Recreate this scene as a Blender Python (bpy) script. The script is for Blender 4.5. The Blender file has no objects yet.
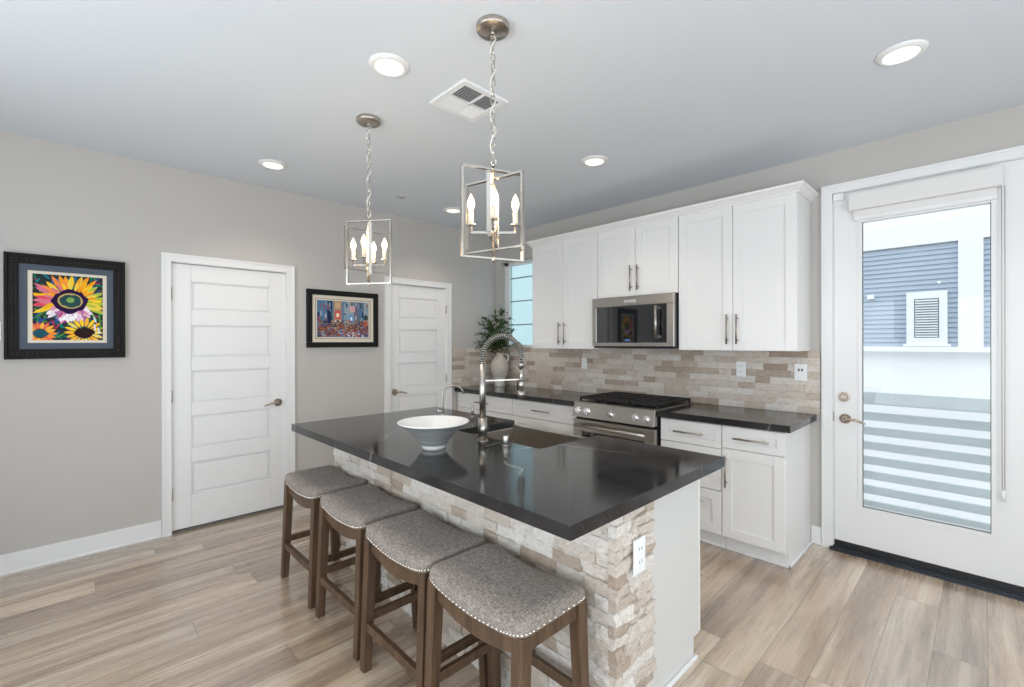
import bpy, bmesh, math, random
from mathutils import Vector, Matrix, noise
C = bpy.context.scene.collection
S = bpy.context.scene
PI = math.pi
H = 2.74                                   # ceiling height

# ---------------------------------------------------------------- camera
cam_d = bpy.data.cameras.new('camera'); cam = bpy.data.objects.new('camera', cam_d); C.objects.link(cam)
CX, CY, CZ, YAW, PIT, ROL, F, SX, SY = 4.2165, -3.7891, 1.4292, 0.80124, -0.00107, -0.00221, 456.21, 0.87, -0.726
fw = Vector((-math.sin(YAW)*math.cos(PIT), math.cos(YAW)*math.cos(PIT), math.sin(PIT)))
rt = Vector((math.cos(YAW), math.sin(YAW), 0)); up = rt.cross(fw)
r2 = rt*math.cos(ROL)+up*math.sin(ROL); u2 = -rt*math.sin(ROL)+up*math.cos(ROL)
M = Matrix((r2, u2, -fw)).transposed().to_4x4(); M.translation = (CX, CY, CZ)
cam.matrix_world = M
cam_d.sensor_width = 36; cam_d.lens = F/1024*36
cam_d.shift_x = -SX/1024; cam_d.shift_y = SY/1024
cam_d.clip_start = .05
S.camera = cam

# ---------------------------------------------------------------- world, daylight, exposure
S.view_settings.view_transform = 'Standard'; S.view_settings.look = 'None'
S.view_settings.gamma = 1; S.view_settings.use_curve_mapping = False
S.view_settings.exposure = -0.22
w = bpy.data.worlds.new('overcast_sky'); S.world = w; w.use_nodes = True
nt = w.node_tree; nt.nodes.clear()
wo = nt.nodes.new('ShaderNodeOutputWorld'); wb = nt.nodes.new('ShaderNodeBackground')
wt = nt.nodes.new('ShaderNodeTexCoord'); wsx = nt.nodes.new('ShaderNodeSeparateXYZ'); wr = nt.nodes.new('ShaderNodeValToRGB')
wr.color_ramp.elements[0].position = .45; wr.color_ramp.elements[0].color = (.60, .62, .63, 1)
wr.color_ramp.elements[1].position = .75; wr.color_ramp.elements[1].color = (.89, .95, 1, 1)
wm = nt.nodes.new('ShaderNodeMath'); wm.operation = 'MULTIPLY_ADD'; wm.inputs[1].default_value = .5; wm.inputs[2].default_value = .5
nt.links.new(wt.outputs['Generated'], wsx.inputs[0]); nt.links.new(wsx.outputs[2], wm.inputs[0])
nt.links.new(wm.outputs[0], wr.inputs[0]); nt.links.new(wr.outputs[0], wb.inputs[0]); nt.links.new(wb.outputs[0], wo.inputs[0])
wb.inputs[1].default_value = 2.7

def area(name, loc, rot, sx, sy, power, col):
    d = bpy.data.lights.new(name, 'AREA'); d.shape = 'RECTANGLE'; d.size = sx; d.size_y = sy
    d.energy = power; d.color = col
    o = bpy.data.objects.new(name, d); o.location = loc; o.rotation_euler = rot; C.objects.link(o); return o
# daylight coming in through the large openings of the room behind the camera (back wall y=-5.3, far wall x=6.3)
area('daylight_back_window', (3.6, -5.22, 1.30), (PI/2+.60, 0, 0), 4.6, 1.9, 110, (.84, .92, 1))
area('daylight_far_window', (6.22, -3.0, 1.30), (PI/2+.55, 0, PI/2), 3.0, 1.9, 62, (.84, .92, 1))

# ---------------------------------------------------------------- materials
def mat(name, col=(.8, .8, .8), rough=.5, metal=0, spec=.5, emit=None, es=1, coat=0):
    m = bpy.data.materials.new(name); m.use_nodes = True
    b = m.node_tree.nodes['Principled BSDF']
    b.inputs['Base Color'].default_value = (*col, 1); b.inputs['Roughness'].default_value = rough
    b.inputs['Metallic'].default_value = metal; b.inputs['Specular IOR Level'].default_value = spec
    b.inputs['Coat Weight'].default_value = coat
    if emit:
        b.inputs['Emission Color'].default_value = (*emit, 1); b.inputs['Emission Strength'].default_value = es
    return m
class NT:
    def __init__(s, m): s.m = m; s.t = m.node_tree; s.b = s.t.nodes['Principled BSDF']
    def n(s, k, **kw):
        x = s.t.nodes.new('ShaderNode'+k)
        for a, v in kw.items(): setattr(x, a, v)
        return x
    def l(s, a, b): s.t.links.new(a, b)
    def math(s, op, a, b=None, c=None):
        x = s.n('Math', operation=op)
        for i, v in enumerate((a, b, c)):
            if v is None: continue
            if isinstance(v, (int, float)): x.inputs[i].default_value = v
            else: s.l(v, x.inputs[i])
        return x.outputs[0]
    def ramp(s, fac, stops, interp='LINEAR'):
        r = s.n('ValToRGB'); e = r.color_ramp.elements; r.color_ramp.interpolation = interp
        e[0].position, e[0].color = stops[0][0], (*stops[0][1], 1)
        e[1].position, e[1].color = stops[-1][0], (*stops[-1][1], 1)
        for p, c in stops[1:-1]:
            q = e.new(p); q.color = (*c, 1)
        s.l(fac, r.inputs[0]); return r.outputs[0]
    def noise(s, vec, scale, detail=3, rough=.5):
        x = s.n('TexNoise'); x.inputs['Scale'].default_value = scale; x.inputs['Detail'].default_value = detail
        x.inputs['Roughness'].default_value = rough; s.l(vec, x.inputs['Vector']); return x.outputs[0]
    def mapping(s, vec, sc=(1, 1, 1), loc=(0, 0, 0), rot=(0, 0, 0)):
        x = s.n('Mapping'); x.inputs['Scale'].default_value = sc; x.inputs['Location'].default_value = loc
        x.inputs['Rotation'].default_value = rot; s.l(vec, x.inputs[0]); return x.outputs[0]
    def pos(s): return s.n('NewGeometry').outputs['Position']
    def obj(s): return s.n('TexCoord').outputs['Object']
    def bump(s, h, strength=.2, dist=.01):
        x = s.n('Bump'); x.inputs['Strength'].default_value = strength; x.inputs['Distance'].default_value = dist
        s.l(h, x.inputs['Height']); s.l(x.outputs[0], s.b.inputs['Normal'])
    def mix(s, fac, a, b, mode='MIX'):
        x = s.n('Mix', data_type='RGBA', blend_type=mode)
        for i, v in ((0, fac), (6, a), (7, b)):
            if isinstance(v, (int, float)): x.inputs[i].default_value = v
            elif isinstance(v, tuple): x.inputs[i].default_value = (*v, 1)
            else: s.l(v, x.inputs[i])
        return x.outputs[2]

def m_wall(name, col):
    m = mat(name, col, .85, spec=.25); k = NT(m)
    k.bump(k.noise(k.pos(), 120, 3), .12, .004); return m
WALL = m_wall('greige_wall_paint', (.520, .490, .465))
CEIL = m_wall('ceiling_paint', (.69, .715, .75))
WHITE = mat('white_trim_paint', (.80, .79, .785), .42)
DOORW = mat('white_door_paint', (.80, .79, .785), .38)
CAB = mat('white_cabinet_lacquer', (.79, .775, .76), .38)
ISL = mat('pale_grey_island_paint', (.66, .65, .63), .45)
CHARC = mat('black_rubber', (.012, .012, .014), .5)
THRESH = mat('dark_threshold_metal', (.05, .055, .065), .35, .6)

def m_floor():
    m = mat('oak_plank_floor', (.5, .4, .3), .36, coat=1.0, spec=.6); k = NT(m)
    sp = k.n('SeparateXYZ'); k.l(k.pos(), sp.inputs[0]); X, Y = sp.outputs[0], sp.outputs[1]
    W_, L_ = .178, 1.5
    u = k.math('DIVIDE', k.math('SUBTRACT', X, .135), W_); row = k.math('FLOOR', u); fu = k.math('FRACT', u)
    wn = k.n('TexWhiteNoise', noise_dimensions='1D'); k.l(row, wn.inputs['W'])
    v = k.math('ADD', k.math('DIVIDE', Y, L_), k.math('MULTIPLY', wn.outputs['Value'], 7.3)); colm = k.math('FLOOR', v); fv = k.math('FRACT', v)
    cx = k.n('CombineXYZ'); k.l(row, cx.inputs[0]); k.l(colm, cx.inputs[1])
    w2 = k.n('TexWhiteNoise', noise_dimensions='3D'); k.l(cx.outputs[0], w2.inputs['Vector']); rid = w2.outputs['Value']
    k.b.inputs['Coat Roughness'].default_value = .2; k.b.inputs['Coat IOR'].default_value = 1.7
    # grain: stretched along Y, shifted per plank
    cv = k.n('CombineXYZ'); k.l(X, cv.inputs[0]); k.l(Y, cv.inputs[1]); k.l(k.math('MULTIPLY', rid, 40.0), cv.inputs[2])
    base = cv.outputs[0]
    broad = k.noise(k.mapping(base, (11, .8, 1)), 1.0, 3, .5)
    fine = k.noise(k.mapping(base, (70, 3.0, 1)), 1.0, 5, .65)
    figure = k.noise(k.mapping(base, (26, 1.8, 1)), 1.0, 4, .6)
    col = k.ramp(broad, [(.30, (.270, .190, .125)), (.44, (.385, .285, .200)), (.56, (.520, .405, .295)), (.70, (.640, .530, .410))])
    col = k.mix(.42, col, k.ramp(figure, [(.30, (.46, .44, .43)), (.50, (.96, .96, .96)), (.7, (1.14, 1.14, 1.15))]), 'MULTIPLY')
    col = k.mix(.5, col, k.ramp(fine, [(.3, (.70, .68, .66)), (.6, (1.06, 1.06, 1.06))]), 'MULTIPLY')
    tone = k.ramp(rid, [(0, (.78, .77, .77)), (.5, (.98, .98, .98)), (1, (1.16, 1.14, 1.11))])
    col = k.mix(1.0, col, tone, 'MULTIPLY')
    eu = k.math('MINIMUM', fu, k.math('SUBTRACT', 1.0, fu)); ev = k.math('MINIMUM', fv, k.math('SUBTRACT', 1.0, fv))
    ju = k.math('LESS_THAN', eu, .010); jv = k.math('LESS_THAN', ev, .0014)
    j = k.math('MAXIMUM', ju, jv)
    col = k.mix(k.math('MULTIPLY', j, .72), col, (.13, .095, .07))
    k.l(col, k.b.inputs['Base Color'])
    k.l(k.ramp(fine, [(.3, (.22,)*3), (.7, (.34,)*3)]), k.b.inputs['Roughness'])
    k.bump(k.math('SUBTRACT', k.math('MULTIPLY', fine, .25), j), .25, .002)
    return m
FLOOR = m_floor()

def m_stone(name, stops, bs):
    m = mat(name, (.7, .6, .5), .72, spec=.35); k = NT(m)
    a = k.n('Attribute'); a.attribute_name = 'tone'
    p = k.pos()
    n1 = k.noise(p, 16, 4, .6); n2 = k.noise(k.mapping(p, (1, 1, 2.6)), 38, 5, .65)
    f = k.math('ADD', k.math('MULTIPLY', a.outputs['Fac'], .66), k.math('MULTIPLY', n1, .28))
    col = k.ramp(f, stops)
    col = k.mix(.6, col, k.ramp(n2, [(.32, (.74, .68, .62)), (.5, (1, 1, 1)), (.75, (1.12, 1.12, 1.12))]), 'MULTIPLY')
    k.l(col, k.b.inputs['Base Color'])
    n3 = k.noise(k.mapping(p, (1, 1, 1.5)), 75, 5, .7)
    k.bump(k.math('ADD', n2, k.math('MULTIPLY', n3, .8)), bs, .010); return m
STONE_S = m_stone('tumbled_travertine_tile', [(.08, (.36, .27, .21)), (.25, (.47, .38, .31)), (.5, (.62, .535, .465)), (.75, (.70, .64, .585)), (1, (.78, .74, .70))], .6)
STONE_I = m_stone('split_face_travertine', [(.08, (.40, .30, .225)), (.24, (.54, .44, .355)), (.42, (.67, .585, .51)), (.66, (.77, .71, .65)), (1, (.85, .82, .79))], 1.0)

def m_quartz():
    m = mat('dark_veined_quartz', (.05, .045, .042), .10, spec=.42); k = NT(m); p = k.pos()
    mott = k.noise(p, 7, 5, .6)
    base = k.ramp(mott, [(.3, (.017, .016, .0165)), (.7, (.034, .032, .032))])
    d = k.n('TexNoise'); d.inputs['Scale'].default_value = 2.2; d.inputs['Detail'].default_value = 4; k.l(p, d.inputs['Vector'])
    dv = k.n('VectorMath', operation='MULTIPLY_ADD'); k.l(d.outputs['Color'], dv.inputs[0]); dv.inputs[1].default_value = (.35, .35, .35); k.l(p, dv.inputs[2])
    vo = k.n('TexVoronoi', feature='DISTANCE_TO_EDGE'); vo.inputs['Scale'].default_value = 1.55; k.l(dv.outputs[0], vo.inputs['Vector'])
    line = k.ramp(vo.outputs['Distance'], [(0, (1, 1, 1)), (.006, (.35,)*3), (.013, (0, 0, 0))])
    msk = k.ramp(k.noise(p, 2.7, 2), [(.40, (0, 0, 0)), (.56, (1, 1, 1))])
    f = k.math('MULTIPLY', line, msk)
    f = k.math('MULTIPLY', f, .42)
    k.l(k.mix(f, base, (.60, .57, .53)), k.b.inputs['Base Color'])
    k.l(k.ramp(mott, [(.3, (.085,)*3), (.7, (.13,)*3)]), k.b.inputs['Roughness']); return m
QUARTZ = m_quartz()

def m_wood(name, c0, c1, rough=.45):
    m = mat(name, c0, rough); k = NT(m)
    g = k.noise(k.mapping(k.pos(), (34, 34, 3.2)), 1, 5, .6)
    g2 = k.noise(k.pos(), 9, 2)
    col = k.ramp(g, [(.32, c0), (.66, c1)])
    k.l(k.mix(.4, col, k.ramp(g2, [(.35, (.8, .8, .8)), (.65, (1.1, 1.1, 1.1))]), 'MULTIPLY'), k.b.inputs['Base Color'])
    k.bump(g, .12, .002); return m
STWOOD = m_wood('brown_stained_wood', (.055, .029, .015), (.125, .070, .037))

def m_fabric():
    m = mat('grey_linen_weave', (.3, .28, .27), .92, spec=.15); k = NT(m); o = k.pos()
    a = k.noise(k.mapping(o, (260, 60, 260)), 1, 2, .7); b = k.noise(k.mapping(o, (60, 260, 260)), 1, 2, .7); c = k.noise(o, 8, 3)
    f = k.math('MULTIPLY', k.math('ADD', a, b), .5)
    col = k.ramp(f, [(.36, (.135, .112, .097)), (.5, (.250, .213, .187)), (.66, (.44, .388, .348))])
    k.l(k.mix(.5, col, k.ramp(c, [(.35, (.88, .88, .88)), (.65, (1.08, 1.08, 1.08))]), 'MULTIPLY'), k.b.inputs['Base Color'])
    k.b.inputs['Sheen Weight'].default_value = .08
    k.bump(f, .35, .002); return m
FABRIC = m_fabric()

def m_brushed(name, col, rough, sc, amt=.12):
    m = mat(name, col, rough, 1.0); k = NT(m)
    g = k.noise(k.mapping(k.pos(), sc), 1, 3)
    k.l(k.ramp(g, [(.3, (max(.02, rough-amt/2),)*3), (.7, (rough+amt/2,)*3)]), k.b.inputs['Roughness']); return m
STEEL = mat('brushed_stainless', (.44, .415, .385), .30, 1)
STEELD = m_brushed('sink_stainless', (.66, .61, .55), .38, (20, 20, 20), .04)
NICKEL = m_brushed('satin_nickel', (.50, .45, .40), .33, (60, 60, 60), .06)
PULLM = m_brushed('bronze_nickel_pull', (.40, .345, .30), .34, (60, 60, 60), .06)
LEVERM = m_brushed('aged_satin_nickel', (.42, .355, .29), .28, (60, 60, 60), .06)
POLISH = mat('polished_nickel', (.66, .61, .55), .2, 1)
CHROME = mat('chrome', (.88, .88, .88), .08, 1)
BLACKGL = mat('black_glass', (.008, .009, .011), .04, spec=.9)
IRON = mat('cast_iron', (.012, .011, .011), .55)
BLKEN = mat('black_enamel', (.015, .015, .016), .2)
WPLAST = mat('white_plastic', (.82, .82, .82), .35)
GPLAST = mat('grey_plastic_slot', (.12, .12, .12), .5)
DISPL = mat('blue_display', (.02, .05, .12), .2, emit=(.10, .22, .55), es=.5)
LAMP = mat('led_diffuser', (1, .95, .85), .4, emit=(1, .92, .77), es=1.2)
BULBM = mat('lit_candle_bulb', (1, .9, .7), .2, emit=(1, .84, .58), es=1.9)
CANDLE = mat('ivory_candle_sleeve', (.80, .72, .56), .5)
CORDM = mat('pale_silk_cord', (.72, .70, .66), .5)
CERI = mat('white_glazed_ceramic', (.76, .755, .75), .35)
LEAF = None
def m_bowl():
    m = mat('grey_ribbed_ceramic', (.30, .31, .31), .5); k = NT(m)
    sp = k.n('SeparateXYZ'); k.l(k.pos(), sp.inputs[0])
    wv = k.math('SINE', k.math('MULTIPLY', sp.outputs[2], 620))
    n = k.noise(k.mapping(k.pos(), (6, 6, 90)), 1, 3)
    k.l(k.ramp(n, [(.3, (.20, .203, .20)), (.7, (.29, .293, .29))]), k.b.inputs['Base Color']); k.bump(wv, .5, .002); return m
BOWLG = m_bowl()
def m_vase():
    m = mat('taupe_stoneware', (.5, .45, .39), .6); k = NT(m)
    n = k.noise(k.mapping(k.pos(), (8, 8, 60)), 1, 4)
    k.l(k.ramp(n, [(.3, (.44, .39, .335)), (.7, (.56, .51, .45))]), k.b.inputs['Base Color']); k.bump(n, .3, .003); return m
VASE = m_vase()
VASEW = mat('pale_stoneware_foot', (.66, .64, .61), .5)
def m_leaf():
    m = mat('green_leaf', (.05, .09, .03), .5); k = NT(m)
    k.l(k.ramp(k.noise(k.pos(), 22, 2), [(.35, (.030, .055, .022)), (.55, (.075, .125, .045)), (.75, (.16, .20, .085))]), k.b.inputs['Base Color']); return m
LEAF = m_leaf()
TWIG = mat('brown_twig', (.10, .065, .035), .7)
def m_glass(name, tint, gl=.10):
    m = bpy.data.materials.new(name); m.use_nodes = True; t = m.node_tree; t.nodes.clear()
    o = t.nodes.new('ShaderNodeOutputMaterial'); tr = t.nodes.new('ShaderNodeBsdfTransparent'); g = t.nodes.new('ShaderNodeBsdfGlossy')
    mx = t.nodes.new('ShaderNodeMixShader'); fr = t.nodes.new('ShaderNodeFresnel'); fr.inputs[0].default_value = 1.5
    tr.inputs[0].default_value = (*tint, 1); g.inputs['Roughness'].default_value = .01
    ge = t.nodes.new('ShaderNodeNewGeometry'); ml = t.nodes.new('ShaderNodeMath'); ml.operation = 'SUBTRACT'; ml.inputs[0].default_value = 1; ml.use_clamp = True
    m2 = t.nodes.new('ShaderNodeMath'); m2.operation = 'MULTIPLY'; t.links.new(ge.outputs['Backfacing'], ml.inputs[1]); t.links.new(ml.outputs[0], m2.inputs[0]); t.links.new(fr.outputs[0], m2.inputs[1])
    t.links.new(m2.outputs[0], mx.inputs[0]); t.links.new(tr.outputs[0], mx.inputs[1]); t.links.new(g.outputs[0], mx.inputs[2])
    t.links.new(mx.outputs[0], o.inputs[0]); return m
GLASS = m_glass('clear_window_glass', (.96, .98, .98))
AQUAG = m_glass('aqua_tinted_glass', (.72, .84, .85))
SHADEM = mat('off_white_shade_fabric', (.76, .74, .72), .7)

# ---------------------------------------------------------------- mesh builder
WL = {}
def wloc(o): return WL.get(o.name, Vector((0, 0, 0)))
class MB:
    def __init__(s, T=None): s.v = []; s.f = []; s.mi = []; s.sm = []; s.tone = []; s.T = T; s.curt = 0
    def add(s, vs, fs, m=0, smooth=False):
        b = len(s.v)
        for p in vs:
            p = s.T(*p) if s.T else p
            s.v.append(tuple(p))
        for f in fs: s.f.append([b+i for i in f]); s.mi.append(m); s.sm.append(smooth); s.tone.append(s.curt)
    def box(s, x0, x1, y0, y1, z0, z1, m=0):
        v = [(x0, y0, z0), (x1, y0, z0), (x1, y1, z0), (x0, y1, z0), (x0, y0, z1), (x1, y0, z1), (x1, y1, z1), (x0, y1, z1)]
        s.add(v, [(0, 3, 2, 1), (4, 5, 6, 7), (0, 1, 5, 4), (1, 2, 6, 5), (2, 3, 7, 6), (3, 0, 4, 7)], m); return s
    def hexa(s, a, b, m=0):        # two quads (bottom, top)
        s.add(list(a)+list(b), [(0, 3, 2, 1), (4, 5, 6, 7), (0, 1, 5, 4), (1, 2, 6, 5), (2, 3, 7, 6), (3, 0, 4, 7)], m); return s
    def beam(s, p0, p1, w, h, m=0, upv=(0, 0, 1), w1=None, h1=None):
        p0, p1 = Vector(p0), Vector(p1); d = (p1-p0).normalized(); u = Vector(upv); sd = d.cross(u)
        if sd.length < 1e-4: sd = d.cross(Vector((0, 1, 0)))
        sd.normalize(); u = sd.cross(d); w1 = w if w1 is None else w1; h1 = h if h1 is None else h1
        A = [p0+sd*a*w/2+u*b*h/2 for a, b in ((-1, -1), (1, -1), (1, 1), (-1, 1))]
        B = [p1+sd*a*w1/2+u*b*h1/2 for a, b in ((-1, -1), (1, -1), (1, 1), (-1, 1))]
        s.hexa([tuple(q) for q in A], [tuple(q) for q in B], m); return s
    def cyl(s, p0, p1, r, seg=16, r1=None, m=0, smooth=True):
        p0, p1 = Vector(p0), Vector(p1); r1 = r if r1 is None else r1; d = (p1-p0).normalized()
        a = d.orthogonal().normalized(); b = d.cross(a)
        A = [p0+(a*math.cos(2*PI*i/seg)+b*math.sin(2*PI*i/seg))*r for i in range(seg)]
        B = [p1+(a*math.cos(2*PI*i/seg)+b*math.sin(2*PI*i/seg))*r1 for i in range(seg)]
        s.add([tuple(q) for q in A+B], [(i, (i+1) % seg, seg+(i+1) % seg, seg+i) for i in range(seg)], m, smooth)
        n = len(s.v)-2*seg
        s.f.append([n+i for i in reversed(range(seg))]); s.mi.append(m); s.sm.append(False); s.tone.append(s.curt)
        s.f.append([n+seg+i for i in range(seg)]); s.mi.append(m); s.sm.append(False); s.tone.append(s.curt); return s
    def tube(s, pts, r, seg=8, m=0, closed=False, rr=None):
        pts = [Vector(p) for p in pts]; n = len(pts); rings = []
        t0 = (pts[1]-pts[0]).normalized(); a = t0.orthogonal().normalized()
        for i, p in enumerate(pts):
            if closed: t = (pts[(i+1) % n]-pts[i-1]).normalized()
            else: t = (pts[min(i+1, n-1)]-pts[max(i-1, 0)]).normalized()
            a = (a-t*a.dot(t)).normalized(); b = t.cross(a); R_ = rr[i] if rr else r
            rings.append([tuple(p+(a*math.cos(2*PI*k/seg)+b*math.sin(2*PI*k/seg))*R_) for k in range(seg)])
        vs = [q for g in rings for q in g]; fs = []
        for i in range(n if closed else n-1):
            j = (i+1) % n
            for k in range(seg): fs.append((i*seg+k, i*seg+(k+1) % seg, j*seg+(k+1) % seg, j*seg+k))
        if not closed: fs += [tuple(reversed(range(seg))), tuple((n-1)*seg+k for k in range(seg))]
        s.add(vs, fs, m, True); return s
    def lathe(s, prof, c=(0, 0, 0), seg=32, m=0, mf=None):   # prof: (r,z) closed ends when r==0
        vs = []; fs = []; mm = []
        for r, z in prof:
            for k in range(seg): vs.append((c[0]+max(r, 1e-5)*math.cos(2*PI*k/seg), c[1]+max(r, 1e-5)*math.sin(2*PI*k/seg), c[2]+z))
        for i in range(len(prof)-1):
            for k in range(seg): fs.append((i*seg+k, i*seg+(k+1) % seg, (i+1)*seg+(k+1) % seg, (i+1)*seg+k)); mm.append(mf[i] if mf else m)
        b = len(s.f); s.add(vs, fs, m, True)
        if mf: s.mi[b:] = mm
        return s
    def build(s, name, mats, parent=None, bevel=0, bseg=2, recalc=True, merge=False, origin=None, tone=False, subsurf=0):
        me = bpy.data.meshes.new(name)
        if parent is not None: org = wloc(parent)
        elif origin is not None: org = Vector(origin)
        else:
            xs = [v[0] for v in s.v]; ys = [v[1] for v in s.v]; zs = [v[2] for v in s.v]
            org = Vector(((min(xs)+max(xs))/2, (min(ys)+max(ys))/2, min(zs)))
        me.from_pydata([tuple(Vector(v)-org) for v in s.v], [], s.f)
        if not isinstance(mats, (list, tuple)): mats = [mats]
        for q in mats: me.materials.append(q)
        for p, i, sm in zip(me.polygons, s.mi, s.sm): p.material_index = i; p.use_smooth = sm
        if tone:
            at = me.attributes.new('tone', 'FLOAT', 'FACE')
            for i, t in enumerate(s.tone): at.data[i].value = t
        if recalc or merge:
            bm = bmesh.new(); bm.from_mesh(me)
            if merge: bmesh.ops.remove_doubles(bm, verts=bm.verts, dist=1e-5)
            if recalc: bmesh.ops.recalc_face_normals(bm, faces=bm.faces)
            bm.to_mesh(me); bm.free()
        o = bpy.data.objects.new(name, me); C.objects.link(o)
        if parent is not None: o.parent = parent; WL[o.name] = org.copy()
        else: o.location = org; WL[o.name] = org.copy()
        if bevel:
            b = o.modifiers.new('bevel', 'BEVEL'); b.width = bevel; b.segments = bseg; b.limit_method = 'ANGLE'; b.angle_limit = math.radians(40)
            b.harden_normals = False
        if subsurf:
            b = o.modifiers.new('sub', 'SUBSURF'); b.levels = subsurf; b.render_levels = subsurf
        return o
def tag(o, label=None, cat=None, group=None, kind=None):
    if label: o['label'] = label
    if cat: o['category'] = cat
    if group: o['group'] = group
    if kind: o['kind'] = kind
    return o
def thing(name, loc, label=None, cat=None, group=None, kind=None):
    o = bpy.data.objects.new(name, None); o.empty_display_size = .1; C.objects.link(o); o.location = loc
    WL[o.name] = Vector(loc); return tag(o, label, cat, group, kind)
def struct(o): o['kind'] = 'structure'; return o
def kids(o): return [c for c in bpy.data.objects if c.parent == o]
def dup(root, loc, label=None, rotz=None):
    allk = kids(root); r = root.copy(); C.objects.link(r); r.location = loc; WL[r.name] = Vector(loc)
    if rotz is not None: r.rotation_euler = (0, 0, rotz)
    if label: r['label'] = label
    for ch in allk:
        sub = kids(ch); c = ch.copy(); C.objects.link(c); c.parent = r
        for g in sub:
            d = g.copy(); C.objects.link(d); d.parent = c
    return r
LT = lambda a, b, z: (b, a, z)          # left wall: a runs along +y, b comes out of the wall (+x)
RT = lambda a, b, z: (a, -b, z)         # right wall: a runs along +x, b comes out of the wall (-y)

# ---------------------------------------------------------------- room shell
RX, RY = 6.3, -5.3
struct(MB().box(-.3, RX+.15, RY-.15, .35, -.12, 0).build('floor', FLOOR))
struct(MB().box(-.3, RX+.15, RY-.15, .15, H, H+.15).build('ceiling', CEIL))
def wall(name, T, a0, a1, openings, thick=.15, m=WALL, holes_z=None):
    mb = MB(T); cur = a0
    for (o0, o1, z0, z1) in sorted(openings):
        mb.box(cur, o0, -thick, 0, 0, H)
        if z0 > 0: mb.box(o0, o1, -thick, 0, 0, z0)
        if z1 < H: mb.box(o0, o1, -thick, 0, z1, H)
        cur = o1
    mb.box(cur, a1, -thick, 0, 0, H)
    return struct(mb.build(name, m))
wall('wall_left', LT, RY, 0, [(-3.255, -2.44, 0, 2.045), (-1.455, -.745, 0, 2.045)])
wall('wall_right', RT, -.15, RX, [(.10, .86, 1.37, 2.40), (3.49, 4.42, 0, 2.45)])
wall('wall_back', lambda a, b, z: (a, RY+b, z), -.15, RX+.15, [(1.2, 3.3, .35, 2.45), (3.9, 6.0, .35, 2.45)])
wall('wall_far', lambda a, b, z: (RX-b, a, z), RY, 0, [(-4.6, -1.4, .1, 2.45)])
struct(MB().box(-1.4, -.16, -3.6, -.5, -.12, 2.3).build('wall_closet', WALL))
# glazing of the rear openings
for i, (T, a0, a1, z0, z1) in enumerate([(lambda a, b, z: (a, RY-.07+b, z), 1.2, 3.3, .35, 2.45), (lambda a, b, z: (a, RY-.07+b, z), 3.9, 6.0, .35, 2.45),
                                 (lambda a, b, z: (RX+.07-b, a, z), -4.6, -1.4, .1, 2.45)]):
    mb = MB(T)
    for q in (a0, (a0+a1)/2-.025, a1-.05): mb.box(q, q+.05, -.02, .03, z0, z1)
    for q in (z0, z1-.05): mb.box(a0, a1, -.021, .031, q, q+.05)
    fr = struct(mb.build('window_%d' % (i+2), WHITE))
    MB(T).box(a0, a1, 0, .004, z0, z1).build('window_pane', GLASS, fr)

# baseboards and casings
def baseboard(name, T, segs):
    mb = MB(T)
    for a0, a1 in segs:
        mb.box(a0, a1, 0, .014, 0, .125); mb.box(a0, a1, 0, .019, 0, .018)
    return struct(mb.build(name, WHITE, bevel=.003))
baseboard('baseboard_left', LT, [(RY, -3.313), (-2.377, -1.518), (-.687, -.645)])
baseboard('baseboard_right', RT, [(3.362, 3.425), (4.487, RX)])
baseboard('baseboard_back', lambda a, b, z: (a, RY+b, z), [(0, RX)])
baseboard('baseboard_far', lambda a, b, z: (RX-b, a, z), [(RY, -4.6), (-1.4, 0)])

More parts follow.
